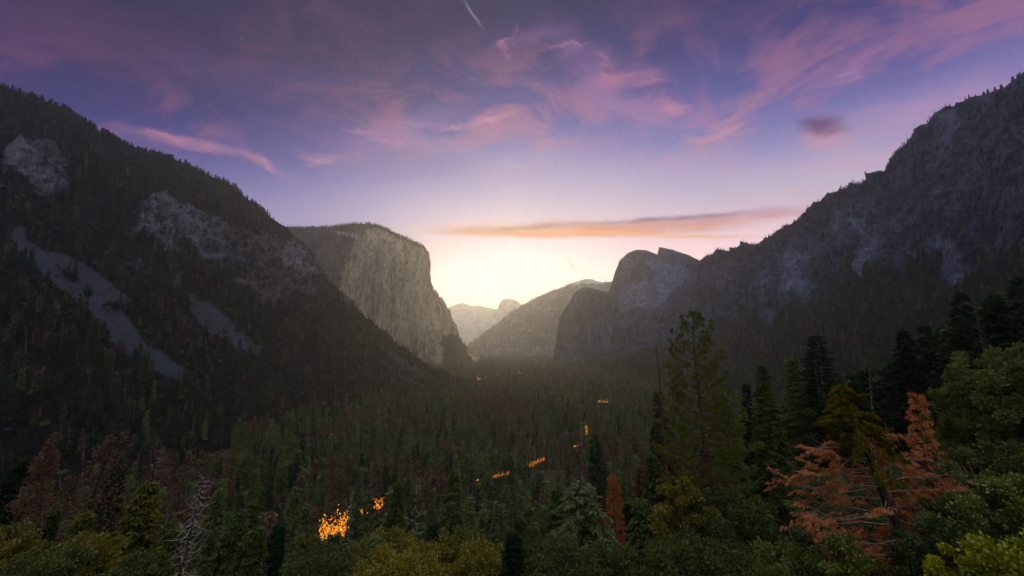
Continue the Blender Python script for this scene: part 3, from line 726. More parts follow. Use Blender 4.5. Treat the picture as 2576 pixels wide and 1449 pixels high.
def pine_parts(h, R_, rg, lean=(0, 0), c0=.25, nb=46, tuft=.55, nn=36, power=.7, prof=None, up=.35, subs=5, r0=None, bow=0.0, wd=.022):
    tr = MB(); cr = MB(); tp = trunk_pts(h, lean, bow, 10, rg)
    tube(tr, tp, np.linspace(r0 or .014 * h, .03, len(tp)), 7)
    C = []; D = []
    for b in range(nb):
        t = c0 + (1 - c0) * ((b + rg.random() * .8) / nb); u = (t - c0) / (1 - c0)
        w = prof(u) if prof else (1 - u) ** power
        a = b * 2.39996 + rg.normal() * .4; L = R_ * w * (.75 + .4 * rg.random()) + .25
        o = at_h(tp, t); d = np.array([math.cos(a), math.sin(a), 0])
        s = np.linspace(0, 1, 6); pts = o + d * (L * s)[:, None]; pts[:, 2] += L * (-(.25 * (1 - u)) * s + (up + .5 * u) * s ** 2)
        tube(tr, pts, np.linspace(.014 * L + .02, .01, 6), 4, cap=False)
        C.append(pts[-1]); D.append(nrm(pts[-1] - pts[-2]))
        ks = max(1, int(subs * L / R_ + 1.5))
        for k in range(ks):
            q = .35 + .62 * (k + rg.random()) / ks; o2 = at_h(pts, q)
            sg = 1 if k % 2 else -1; lat = np.array([-d[1], d[0], 0]) * sg
            L2 = L * (.22 + .16 * rg.random()) * (1.25 - q) + .2; d2 = nrm(d * .7 + lat * (.6 + .4 * rg.random()) + [0, 0, .35 + .3 * rg.random()])
            e = o2 + d2 * L2; tube(tr, [o2, (o2 + e) / 2 - [0, 0, .05], e], [.012, .01, .007], 3, cap=False)
            C.append(e); D.append(d2)
            if L2 > 1.0: C.append((o2 + e) / 2 + [0, 0, .1]); D.append(d2)
    C.append(tp[-1]); D.append(np.array([0, 0, 1.]))
    needles(cr, np.array(C), np.array(D), nn, tuft, wd, rg)
    return tr, cr

def dead_parts(h, R_, rg, lean=(0, 0), c0=.2, nb=40, twig=3, r0=None, curl=.5, power=.6, bow=0.0, br=1.0, sep=False, top=1.0):
    """bare tree: trunk plus curled limbs with twigs. sep: limbs in a second builder"""
    tr = MB(); lm = MB() if sep else tr; tp = trunk_pts(h, lean, bow, 10, rg)
    tube(tr, tp, np.linspace(r0 or .014 * h, .03 * br, len(tp)), 7)
    for b in range(nb):
        t = c0 + (top - c0) * ((b + rg.random()) / nb); u = (t - c0) / (1 - c0)
        a = b * 2.39996 + rg.normal() * .5; L = (R_ * (1 - u) ** power * (.35 + .75 * rg.random()) + .3)
        o = at_h(tp, min(t, .99)); d = np.array([math.cos(a), math.sin(a), 0]); lat = np.array([-d[1], d[0], 0])
        s = np.linspace(0, 1, 7); cv = curl * (.5 + rg.random())
        pts = o + d * (L * s)[:, None] + lat * (L * .25 * rg.normal() * s ** 2)[:, None]; pts[:, 2] += L * (-.55 * s * (rg.normal() * .55 + .8) + cv * 1.1 * rg.choice([1, 1, .2]) * s ** 2.4)
        pts += rg.normal(size=pts.shape) * L * .012
        tube(lm, pts, np.linspace((.016 * L + .02) * br, .008 * br, 7), 4, cap=False)
        for k in range(rg.integers(0, twig + 1)):
            q = .3 + .65 * rg.random(); o2 = at_h(pts, q); sg = rg.choice([-1, 1]); L2 = L * (.2 + .3 * rg.random())
            d2 = nrm(d * .6 + lat * sg * .8 + [0, 0, rg.normal() * .5]); s2 = np.linspace(0, 1, 4)
            p2 = o2 + d2 * (L2 * s2)[:, None]; p2[:, 2] += L2 * .35 * s2 ** 2 * rg.choice([-1, 1])
            tube(lm, p2, np.linspace(.014, .006, 4) * br, 3, cap=False)
    return tr, lm

def bush_parts(w, h, rg, nc=26, leaf=.16, nl=9000, trunk_h=.25, up=.6, fill=.55, aspect=.5, lw=.34, stems=7, flat=0.0, spread=.5):
    """broad-leaved crown: clumps at the ends of limbs, leaves on the outer side of every clump"""
    tr = MB(); cr = MB(); C = []; nc = int(nc * 1.9) if nc > 12 else nc
    k = 0
    while len(C) < nc:
        p = rg.normal(size=3); p = p / np.linalg.norm(p) * rg.random() ** .4; k += 1
        if p[2] < -.55: continue
        C.append([p[0] * w * .5, p[1] * w * .5, h * (trunk_h + (1 - trunk_h) * (.5 + .46 * p[2])) - flat * h * (p[0] ** 2 + p[1] ** 2) * .3])
    C = np.array(C); rad = (w * fill / nc ** .42) * (.40 + .75 * rg.random(nc))
    for i in range(nc):
        if i < stems * 3:
            a = C[i]; s = np.linspace(0, 1, 6)[:, None]; o = np.array([rg.normal() * w * .02, rg.normal() * w * .02, 0])
            pts = o + (a - o) * s; pts[:, 2] += h * .10 * np.sin(s[:, 0] * math.pi); pts[:, :2] += rg.normal(size=(6, 2)) * w * .012 * np.sin(s * math.pi)
            tube(tr, pts, np.linspace(.012 * w + .02, .012, 6), 5, cap=False)
    per = np.maximum(20, (nl * rad ** 2 / (rad ** 2).sum())).astype(int)
    for i in range(nc):
        m = per[i]; d = nrm(rg.normal(size=(m, 3))); rr = rad[i] * (1 - .65 * rg.random(m) ** 1.6) * (1 + .60 * perlin(d * 2.2 + i * 3.1)); sh = rg.random(m) < .14; rr = np.where(sh, rr * (1.0 + .45 * rg.random(m)), rr)
        pos = C[i] + d * rr[:, None] * np.array([1, 1, .78]); pos[:, 2] = np.maximum(pos[:, 2], .03 * h)
        dd = d + rg.normal(size=(m, 3)) * spread * 1.6 + [0, 0, up]
        ll = leaf * (.5 + 1.1 * rg.random(m) ** 1.5); diamonds(cr, pos, dd, ll, ll * lw, rg=rg)
    return tr, cr

def snap_tree(name, cat, label, base_dx, Y, top, tr, cr, trm, crm, parts=('trunk', 'crown'), group=None, zoff=-.4, x=None, rotz=0.0):
    """place a tree whose builders were made with its own base at the origin"""
    bx = P(base_dx, 862, Y)[0] if x is None else x
    o = empty(name, (bx, Y, float(ground_z(bx, Y)) + zoff), label, cat, group, (0, 0, rotz))
    tr.obj(parts[0], trm, o, True)
    if cr is not None: cr.obj(parts[1], crm, o)
    return o

def site(base_dx, Y, top_dx, top_dy, zoff=-.4):
    """base point, height and lean of a tree with its foot at forward distance Y and its tip in the direction (top_dx, top_dy)"""
    bx = P(base_dx, 862, Y)[0]; bz = float(ground_z(bx, Y)) + zoff; t = P(top_dx, top_dy, Y)
    h = t[2] - bz; return bx, bz, h, (t[0] - bx) / h
# ------------------------------------------------------------------ the forest
def rg_(s): return np.random.default_rng(s)
# small kinds, one mesh each (trunk and crown), reused by every copy
def one_mesh(name, parts, mats):
    mb = MB()
    for i, p in enumerate(parts):
        for v, f, m in zip(p.v, p.f, p.m):
            pass
        n = 0
        vv = np.concatenate(p.v); ff = np.concatenate(p.f); mb.add(vv, ff, i)
    return mb.mesh(name, mats)
def far_fir(seed, h=30, R_=4.6, nb=64, leafm=LM_FIR, bark=BK, **k):
    tr, cr = fir_parts(h, R_, rg_(seed), nb=nb, ns=5, leaf=2.3, sub=3, limb=False, wfac=.30, **k); return one_mesh('forest_tree', (tr, cr), [bark, leafm])
def far_dead(seed, h=28, R_=3.0):
    tr, lm = dead_parts(h, R_, rg_(seed), nb=44, twig=2, br=3.2, c0=.12, r0=.45); return one_mesh('forest_snag', (tr,), [bark_mat('grey_dead_wood', (.06, .045, .045), (.17, .13, .125))])
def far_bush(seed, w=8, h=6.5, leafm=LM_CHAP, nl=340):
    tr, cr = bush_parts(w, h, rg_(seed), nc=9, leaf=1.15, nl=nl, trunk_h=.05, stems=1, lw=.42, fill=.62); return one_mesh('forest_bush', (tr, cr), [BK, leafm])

FM = {}
FM['fir'] = [far_fir(101, c0=.10), far_fir(102, 34, 4.2, 74, c0=.05), far_fir(103, 27, 5.2, 56, c0=.14, gap=.15), far_fir(104, 31, 3.8, 60, leafm=LM_FIRD, gap=.2, c0=.2)]
FM['brown'] = [far_fir(111, 28, 3.6, 48, leafm=LM_DEAD, gap=.25, c0=.14), far_fir(112, 31, 3.2, 50, leafm=LM_DEAD, gap=.35, c0=.2)]
FM['snag'] = [far_dead(121), far_dead(122, 31, 2.6)]
FM['oak'] = [far_bush(131), far_bush(132, 9, 7, nl=380), far_bush(133, 7.5, 7.5, LM_FIR, 320)]
KINDS = [('fir', i) for i in range(4)] + [('brown', i) for i in range(2)] + [('snag', i) for i in range(2)] + [('oak', i) for i in range(3)]

GLOWS = [  # dx, dy, size across, size up (photo units), tilt, seed, label
    (842, 1332, 66, 78, 25, 1, 'largest orange glow on the valley floor, behind a bare forked dead tree'),
    (931, 1281, 64, 34, 28, 2, 'second bright orange glow, a streak above and right of the largest one'),
    (786, 1384, 18, 34, 60, 3, 'small orange glow seen through the oak crowns, lowest of the row'),
    (1258, 1195, 46, 9, 14, 4, 'thin orange line of light in the middle of the valley forest'),
    (1348, 1163, 46, 12, 22, 5, 'thin slanting orange line of light, above and right of the middle one'),
    (1448, 1122, 12, 4, 10, 6, 'tiny orange light left of the upright column of lights'),
    (1476, 1085, 10, 28, -84, 7, 'upright column of small orange lights among the trees'),
    (1516, 1010, 26, 9, -4, 8, 'short row of faint orange lights high in the forest before the right cliffs'),
    (1205, 953, 9, 7, 0, 9, 'small orange light at the foot of the pale monolith'),
    (1200, 1207, 6, 5, 0, 10, 'tiny orange dot left of the middle line of light'),
    (1310, 938, 12, 3, 0, 11, 'faint pair of pale yellow lights farthest up the valley')]
def glow_Y(dy, lift=9.0): return (180 - lift) * F / (dy - 862)

pts, rots, scls, kinds = [], [], [], []
def put(xyz, kind_p, smin, smax, tilt=.03, rg=rng, zs=(.85, 1.2)):
    n = len(xyz)
    if n == 0: return
    k = rg.choice(len(KINDS), size=n, p=np.array(kind_p) / np.sum(kind_p))
    s = smin + (smax - smin) * rg.random(n); pts.append(xyz); kinds.append(k)
    rots.append(np.stack([rg.normal(size=n) * tilt, rg.normal(size=n) * tilt, rg.random(n) * 6.283], 1))
    scls.append(np.stack([s, s, s * (zs[0] + (zs[1] - zs[0]) * rg.random(n))], 1))
MIXV = [6, 6, 4, 4, 5, 5, 2, 2, .8, .8, .8]       # valley floor
MIXVR = [3, 3, 2, 3, 7, 7, 3.5, 3.5, .3, .3, .3]   # deeper in the valley, many dead
MIXS = [.1, .1, .1, 4, .8, .8, .5, .5, 11, 11, 2]         # lower slope on the left: oaks
MIXU = [0.05, 0.05, 0.05, 9, .4, .4, .6, .6, 5, 5, .5]
MIXR = [.5, .5, .3, 10, 1.6, 1.6, 1, 1, .2, .2, .2]
def wedge(n, y0, y1, xl, xr, rg):
    y = np.sqrt(y0 ** 2 + (y1 ** 2 - y0 ** 2) * rg.random(n)); x = (xl + (xr - xl) * rg.random(n)) * y; return x, y
r5 = rg_(5)
def valley(n, y0, y1, mixk, s0, s1, xl=-1.28, xr=1.28, lo=None):
    x, y = wedge(n, y0, y1, xl, xr, r5); z = ground_z(x, y)
    dx, dy = proj(x, y, z)
    keep = np.ones(n, bool)
    if y0 < 300:   # near hillside: only on the right, the left and centre belong to single trees
        keep &= (dx > 1880) | (y > 235)
    sm = np.ones(n)
    for fx, fy, sx, sy, *_ in GLOWS:   # only low young trees stand right before an orange light
        Yf = glow_Y(fy); c = (y < Yf + 6) & (np.abs(dx - fx) < sx * .5 + 3600 / y) & (dy > fy - sy * .5)
        al = (dy - fy - sy * .25) * y / F / 33.0; sm = np.where(c, np.minimum(sm, al * .95), sm)
    cl = fbm(np.stack([x, y, 0 * x], 1) / 85, 3); keep &= rg_(int(n)).random(n) < np.clip(1.0 + 2.6 * cl, .18, 1)   # thinner and thicker stands
    keep &= sm > .16; m = np.where(sm < 1, sm, 1e9)[keep]
    put(np.stack([x, y, z - .5], 1)[keep], mixk, s0, s1, rg=r5); scls[-1] = np.minimum(scls[-1], m[:, None])
    nz = perlin(pts[-1] / np.array([140., 220., 1e9]) + 5.5); kk = kinds[-1]; q = r5.random(len(kk)); br = (kk == 4) | (kk == 5)   # stands of brown and of green trees
    kinds[-1] = np.where(br & (nz < 0) & (q < .75), (kk + (q * 40).astype(int)) % 4, np.where((kk < 4) & (nz > .10) & (q < .45), 4 + (q * 40).astype(int) % 4, kk))
valley(1500, 150, 300, MIXR, .7, 1.15, .5, 1.3)
valley(4600, 235, 650, MIXV, .5, 1.3)
valley(8500, 650, 1300, MIXV, .55, 1.35, -.62, .95)
valley(9000, 1200, 2100, MIXVR, .75, 1.15, -.28, .62)
valley(9500, 1900, 3900, MIXVR, .8, 1.2, -.26, .42)
valley(3000, 3600, 6500, MIXVR, .9, 1.5, -.15, .15)

def on_surface(name, n, vr, cond, mixk, s0, s1, rg, sink=.8):
    G, rock, scr, nn = SURF[name]; nu, nv = rock.shape
    e1 = G[1:, :-1] - G[:-1, :-1]; e2 = G[:-1, 1:] - G[:-1, :-1]
    A = np.linalg.norm(np.cross(e1[..., :2], e2[..., :2]).reshape(e1.shape[:2] + (-1,)), axis=-1) if False else np.abs(e1[..., 0] * e2[..., 1] - e1[..., 1] * e2[..., 0])
    A = A + .25 * np.linalg.norm(np.cross(e1, e2), axis=-1)
    v = np.linspace(0, 1, nv)[None, :-1]
    A = A * ((v >= vr[0]) & (v <= vr[1]))
    dist = np.linalg.norm(G[:-1, :-1], axis=-1); A = A * (1200 / np.maximum(dist, 500)) ** .8
    dx, dy = proj(G[:-1, :-1, 0], G[:-1, :-1, 1], G[:-1, :-1, 2]); A = A * ((dx > -150) & (dx < 2730))
    if cond is not None: A = A * cond(dx, dy, rock[:-1, :-1], scr[:-1, :-1], v + 0 * dx)
    c = np.cumsum(A.ravel()); idx = np.searchsorted(c, rg.random(n) * c[-1]); i, j = np.unravel_index(np.minimum(idx, A.size - 1), A.shape)
    a, b = rg.random(n)[:, None], rg.random(n)[:, None]
    p = G[i, j] * (1 - a) * (1 - b) + G[i + 1, j] * a * (1 - b) + G[i, j + 1] * (1 - a) * b + G[i + 1, j + 1] * a * b
    p = p - [0, 0, sink]; keep = p[:, 2] > FLOOR - 3
    put(p[keep], mixk, s0, s1, rg=rg)
cv = lambda dx, dy, r, s, v: (r < .5) * (s < .35) * 1.0
on_surface('mountain_left', 9000, (.0, .38), lambda dx, dy, r, s, v: (s < .3) * np.where(r > .4, .015, 1.0) * np.where(v < .03, 2.0, 1) * np.clip(.5 + 2.4 * fbm(np.stack([dx / 55, dy / 90, 0 * dx], -1), 4), .04, 1.3), MIXU, .38, .78, rg_(61))
on_surface('mountain_left', 17000, (.2, 1), lambda dx, dy, r, s, v: np.where(s > .25, .10, 1.0) * (s < .8) * np.where(r > .4, .03, 1.0) * np.clip(.55 + 2.4 * fbm(np.stack([(dx + dy) / 60, (dy - dx) / 200, 0 * dx], -1) + 7, 4), .05, 1.3), MIXS, .3, 1.15, rg_(62))
on_surface('mountain_right', 15000, (.52, 1), lambda dx, dy, r, s, v: np.where(r > .5, .05, 1.0), MIXR, .6, 1.1, rg_(63))
on_surface('mountain_right', 2500, (.0, .5), lambda dx, dy, r, s, v: np.where(r > .5, .15, 1.0), MIXR, .3, .6, rg_(64))
on_surface('granite_monolith', 1500, (0, .045), None, MIXR, .45, .9, rg_(65))
on_surface('granite_monolith', 1500, (.05, 1), lambda dx, dy, r, s, v: (r < .5) * 1.0, MIXR, .5, .9, rg_(66))
on_surface('wooded_mountain', 3500, (0, .9), lambda dx, dy, r, s, v: (r < .6) * 1.0, MIXR, .8, 1.4, rg_(67))

# crest trees: dense lines of little silhouettes
def crest(name, n, u0, u1, mixk, s0, s1, rg, depth=30):
    G = SURF[name][0][:, 0]; nu = len(G); dx, dy = proj(G[:, 0], G[:, 1], G[:, 2])
    ok = np.where((dx >= u0) & (dx <= u1))[0]; i = rg.choice(ok[:-1], n); a = rg.random(n)[:, None]
    p = G[i] * (1 - a) + G[i + 1] * a; r = p.copy(); r[:, 2] = 0; p = p + nrm(r) * (rg.random(n) * depth)[:, None] - [0, 0, 1.5]
    p[:, 2] -= 0.02 * depth * rg.random(n)
    put(p, mixk, s0, s1, rg=rg)
crest('mountain_left', 420, -30, 610, [3, 3, 3, 3, .3, .3, .8, .8, 3, 3, 3], .35, .75, rg_(71))
crest('mountain_left', 60, 610, 1180, MIXU, .2, .42, rg_(72))
crest('granite_monolith', 300, 715, 1066, [3, 3, 3, 3, .3, .3, .5, .5, 2, 2, 2], .4, .8, rg_(73))
crest('mountain_right', 60, 1410, 1980, MIXR, .2, .45, rg_(74))
crest('wooded_mountain', 170, 1290, 1440, MIXR, .7, 1.2, rg_(75), 120)

pts = np.concatenate(pts); rots = np.concatenate(rots); scls = np.concatenate(scls); kinds = np.concatenate(kinds)
# keep a few trees clear of the camera
ok = (pts[:, 1] > 140) & (np.abs(pts[:, 0]) < 9000); pts, rots, scls, kinds = pts[ok], rots[ok], scls[ok], kinds[ok]

# the nearest of each kind stand as objects of their own
cname = {'fir': 'fir_tree', 'brown': 'dying_fir_tree', 'snag': 'dead_tree', 'oak': 'oak_tree'}
ccat = {'fir': 'tree', 'brown': 'tree', 'snag': 'dead tree', 'oak': 'tree'}
clab = {'fir': 'dark green fir among many alike in the dense valley forest', 'brown': 'brown dying fir with thinning needles in the dense valley forest',
        'snag': 'small bare grey dead tree standing in the valley forest', 'oak': 'round dark crown among the low trees of the valley forest'}
cgrp = {'fir': 'green firs of the valley forest', 'brown': 'brown dying firs of the valley forest', 'snag': 'bare dead trees of the valley forest', 'oak': 'round low trees of the valley forest'}
cap = {'fir': 290, 'brown': 280, 'snag': 160, 'oak': 290}
dx, dy = proj(pts[:, 0], pts[:, 1], pts[:, 2]); size = scls[:, 0] * (30.0 if True else 1) / pts[:, 1]
vis = (dx > -20) & (dx < 2600) & (dy > 700)
front = np.zeros(len(pts), bool)
kn = np.array([KINDS[k][0] for k in kinds])
protos = {}
for nm in cap:
    c = np.where((kn == nm) & vis)[0]; c = c[np.argsort(-size[c] * (1 + .0 * dy[c]))][:cap[nm]]
    # spread: trees hidden low behind others count less, keep as they come
    front[c] = True
    for i in c:
        me = FM[nm][KINDS[kinds[i]][1]]
        o = bpy.data.objects.new(cname[nm], me); COL.objects.link(o)
        o.location = pts[i]; o.rotation_euler = rots[i]; o.scale = scls[i]
        tag(o, clab[nm], ccat[nm], cgrp[nm]); protos.setdefault(int(kinds[i]), o)
for k, (nm, i) in enumerate(KINDS):
    if k not in protos: print('no proto', nm, i)

# the far forest, which nobody could count: one object
rest = ~front
me = bpy.data.meshes.new('forest'); n = int(rest.sum()); me.vertices.add(n); me.vertices.foreach_set('co', pts[rest].astype(np.float32).ravel())
for nm, typ, arr in (('rot', 'FLOAT_VECTOR', rots), ('scl', 'FLOAT_VECTOR', scls)):
    a = me.attributes.new(nm, typ, 'POINT'); a.data.foreach_set('vector', arr[rest].astype(np.float32).ravel())
a = me.attributes.new('which', 'INT', 'POINT'); a.data.foreach_set('value', kinds[rest].astype(np.int32))
fo = link('forest', me); tag(fo, 'dense conifer and oak forest covering the valley floor and the slopes', 'forest', kind='stuff')
ng = bpy.data.node_groups.new('forest', 'GeometryNodeTree'); ng.interface.new_socket('Geometry', in_out='INPUT', socket_type='NodeSocketGeometry'); ng.interface.new_socket('Geometry', in_out='OUTPUT', socket_type='NodeSocketGeometry')
gi = ng.nodes.new('NodeGroupInput'); go = ng.nodes.new('NodeGroupOutput'); jn = ng.nodes.new('GeometryNodeJoinGeometry')
def named(nm, dt):
    q = ng.nodes.new('GeometryNodeInputNamedAttribute'); q.data_type = dt; q.inputs['Name'].default_value = nm; return q.outputs[0]
A_rot, A_scl, A_k = named('rot', 'FLOAT_VECTOR'), named('scl', 'FLOAT_VECTOR'), named('which', 'INT')
m2p = ng.nodes.new('GeometryNodeMeshToPoints'); ng.links.new(gi.outputs[0], m2p.inputs[0])
for k in range(len(KINDS)):
    if k not in protos: continue
    ob = ng.nodes.new('GeometryNodeObjectInfo'); ob.transform_space = 'ORIGINAL'; ob.inputs['Object'].default_value = protos[k]; ob.inputs['As Instance'].default_value = False
    cmp_ = ng.nodes.new('FunctionNodeCompare'); cmp_.data_type = 'INT'; cmp_.operation = 'EQUAL'
    ng.links.new(A_k, cmp_.inputs[2]); cmp_.inputs[3].default_value = k
    ip = ng.nodes.new('GeometryNodeInstanceOnPoints'); ng.links.new(m2p.outputs[0], ip.inputs['Points']); ng.links.new(cmp_.outputs[0], ip.inputs['Selection'])
    ng.links.new(ob.outputs['Geometry'], ip.inputs['Instance'])
    e2r = ng.nodes.new('FunctionNodeEulerToRotation'); ng.links.new(A_rot, e2r.inputs[0]); ng.links.new(e2r.outputs[0], ip.inputs['Rotation'])
    ng.links.new(A_scl, ip.inputs['Scale']); ng.links.new(ip.outputs[0], jn.inputs[0])
ng.links.new(jn.outputs[0], go.inputs[0])
md = fo.modifiers.new('forest', 'NODES'); md.node_group = ng
print('forest instances', n, 'singles', int(front.sum()))
# ------------------------------------------------------------------ single trees of the near slope
def place(name, cat, label, tr, cr, bx, Y, bz, trm, crm, parts=('trunk', 'crown'), group=None):
    o = empty(name, (bx, Y, bz), label, cat, group)
    tr.obj(parts[0], trm, o, True)
    if cr is not None: cr.obj(parts[1], crm, o)
    return o
_s = [200]
def nxt(): _s[0] += 1; return rg_(_s[0])

def fir(label, base, Y, top, wid, leafm=LM_FIR, bark=BK, name='fir_tree', cat='tree', group=None, zoff=-.4, **k):
    """wid: half width of the crown foot in photo units"""
    bx, bz, h, ln = site(base, Y, *top, zoff=zoff); rg = nxt(); R_ = wid * Y / F
    k['nb'] = int(k.get('nb', 70) * 1.7 * min(1.2, 110 / Y) + 20); k.setdefault('ns', 15); k.setdefault('sub', 5); k.setdefault('wfac', .17); lf = k.pop('leaf', .42 + Y * .0055)
    tr, cr = fir_parts(h, R_, rg, lean=(ln, 0), leaf=lf, **k)
    return place(name, cat, label, tr, cr, bx, Y, bz, bark, leafm, group=group)

def dead(label, base, Y, top, wid, wood=BK, limbm=None, name='dead_tree', cat='dead tree', group=None, zoff=-.4, foliage=None, **k):
    bx, bz, h, ln = site(base, Y, *top, zoff=zoff); rg = nxt(); R_ = wid * Y / F
    tr, lm = dead_parts(h, R_, rg, lean=(ln, 0), sep=True, **k)
    o = empty(name, (bx, Y, bz), label, cat, group); tr.obj('trunk', wood, o, True); lm.obj('limbs', limbm or wood, o, True)
    if foliage:
        fm, cnt, lf, c0, c1 = foliage; tp = trunk_pts(h, (ln, 0), 0, 10)
        t = c0 + (c1 - c0) * rg.random(cnt); a = rg.random(cnt) * 6.283; cl = np.round(a * 2.2) / 2.2 + rg.normal(size=cnt) * .12; tb = np.round(t * 26) / 26 + rg.normal(size=cnt) * .008
        rr = R_ * (1 - (tb - c0) / (1 - c0)).clip(.05, 1) ** .7 * (.25 + .75 * rg.random(cnt) ** .6)
        pos = at_h(tp, tb.clip(0, 1)); pos = pos + np.stack([np.cos(cl) * rr, np.sin(cl) * rr, -rr * .15 + rg.normal(size=cnt) * lf * .8], 1)
        kp = perlin(pos / 1.5 + 3.3) > -.02; pos = pos[kp]; cnt = len(pos)
        mb = MB(); d = rg.normal(size=(cnt, 3)) + [0, 0, -.5]; diamonds(mb, pos, d, lf * (.5 + rg.random(cnt)), lf * .22, rg=rg); mb.obj('foliage', fm, o)
    return o

def bush(label, mid, Y, top_dy, wid, leafm=LM_OAK, bark=BK, name='oak_tree', cat='tree', group=None, hh=None, dens=1.0, leaf=.22, nc=30, trunk_h=.1, **k):
    """wid: full width in photo units; top_dy: its highest leaves"""
    x = P(mid, 862, Y)[0]; gz = float(ground_z(x, Y)) - .3; top = P(mid, top_dy, Y)[2]; w = wid * Y / F; h = top - gz; base = gz
    rg = nxt(); nl = int(min(60000, 12000 * dens * (w * h) / (60 * (leaf / .22) ** 2)) + 2500)
    tr, cr = bush_parts(w, h, rg, nc=nc, leaf=leaf, nl=nl, trunk_h=trunk_h, **k)
    return place(name, cat, label, tr, cr, x, Y, base, bark, leafm)

# ---- right side, tall pine and its neighbours
def tall_pine():
    Y = 62; bx, bz, h, ln = site(1768, Y, 1738, 793); rg = nxt()
    def pr(u):  # wide and loose below, narrow tip, with a waist under the top
        return float(np.interp(u, [0, .2, .4, .6, .72, .84, .93, 1], [1.0, .96, .86, .64, .52, .36, .24, .05])) 
    tr, cr = pine_parts(h, 7.1, rg, lean=(ln, 0), c0=.12, nb=90, tuft=.50, nn=42, prof=pr, up=.42, subs=9, r0=.42, wd=.036)
    place('pine_tree', 'tree', 'tallest pine, open tufted crown rising above the level of the valley haze', tr, cr, bx, Y, bz, BK_RED, LM_PINE)
tall_pine()
dead('lean snag with a bare flat-topped tip just left of the tallest pine', 1672, 92, (1650, 868), 34, wood=BK_RED, nb=46, c0=.30, curl=.2, twig=3, br=1.3, name='dead_tree')
fir('fir with a bare upper trunk and drooping boughs left of the tallest pine', 1685, 96, (1662, 985), 62, LM_FIR, nb=85, gap=.15, c0=.05)
fir('green fir filling the gap low left of the tallest pine', 1650, 84, (1640, 1140), 70, LM_FIR, nb=80, c0=.05)
fir('second green fir close behind the tallest pine on its right', 1830, 90, (1815, 1000), 74, LM_FIR, nb=95, c0=.05, power=.7)
fir('pointed grey-green fir standing right of the tallest pine', 1925, 105, (1918, 916), 62, LM_FIR, nb=120, c0=.05, power=.72)
fir('small dark fir tip between the tallest pine and the pointed grey-green fir', 1872, 130, (1876, 965), 34, LM_FIRD, nb=80)
fir('dark fir leaning on the left flank of the broad layered fir', 2000, 122, (1990, 900), 56, LM_FIR, nb=120, c0=.05, power=.7)
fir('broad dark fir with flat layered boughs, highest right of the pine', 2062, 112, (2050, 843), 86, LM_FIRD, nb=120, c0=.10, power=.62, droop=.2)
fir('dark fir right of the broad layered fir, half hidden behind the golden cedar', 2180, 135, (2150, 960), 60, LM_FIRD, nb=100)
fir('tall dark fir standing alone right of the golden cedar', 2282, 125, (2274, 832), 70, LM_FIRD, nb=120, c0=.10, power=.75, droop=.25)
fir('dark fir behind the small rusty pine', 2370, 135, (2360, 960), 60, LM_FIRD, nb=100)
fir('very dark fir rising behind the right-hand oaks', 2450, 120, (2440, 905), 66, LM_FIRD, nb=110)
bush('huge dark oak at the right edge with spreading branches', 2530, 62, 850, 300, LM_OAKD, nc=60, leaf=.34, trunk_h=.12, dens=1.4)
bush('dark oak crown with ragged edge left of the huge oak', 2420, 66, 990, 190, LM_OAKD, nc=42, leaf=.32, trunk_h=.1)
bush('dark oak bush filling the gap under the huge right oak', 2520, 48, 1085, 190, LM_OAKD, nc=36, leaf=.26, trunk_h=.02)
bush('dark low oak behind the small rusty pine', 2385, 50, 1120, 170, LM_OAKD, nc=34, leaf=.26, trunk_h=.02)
bush('grey-green bushy tree directly behind the rusty cedar', 2180, 58, 1150, 330, LM_GREY, nc=46, leaf=.26, trunk_h=.1)
bush('grey-green bush low between the pine and the rusty cedar', 2000, 52, 1255, 120, LM_GREY, nc=22, leaf=.22)
bush('dark glossy oak crown under the tallest pine', 1810, 50, 1235, 230, LM_OAKD, nc=40, leaf=.24)
bush('olive oak crown low left of the pine foot', 1700, 52, 1190, 150, LM_OAK, nc=30, leaf=.24)
bush('dark oak thicket at the bottom edge under the pine', 1740, 36, 1350, 260, LM_OAKD, nc=36, leaf=.19)
bush('dim oak bush at the bottom edge left of the rusty cedar', 1950, 32, 1372, 200, LM_OAKD, nc=34, leaf=.17)
bush('green bush with yellow sprigs at the foot of the rusty cedar', 2075, 30, 1335, 150, LM_MANZ, nc=26, leaf=.15)
bush('wide rounded manzanita with olive leaves on the right', 2470, 27, 1168, 300, LM_MANZ, BK_RED, 'manzanita_shrub', 'shrub', nc=64, leaf=.15, trunk_h=.12, dens=1.5, lw=.40)
bush('olive shrub between the rusty cedar and the wide manzanita', 2290, 27, 1300, 190, LM_OAKD, BK_RED, 'shrub', 'shrub', nc=36, leaf=.14)
bush('bright yellow-green shrub in the lower right corner', 2450, 15, 1352, 260, LM_YEL, BK_RED, 'shrub', 'shrub', nc=40, leaf=.10, lw=.45)
bush('bright leafy shoot at the right edge above the corner shrub', 2575, 16, 1275, 110, LM_YEL, BK_RED, 'shrub', 'shrub', nc=20, leaf=.10, lw=.45)

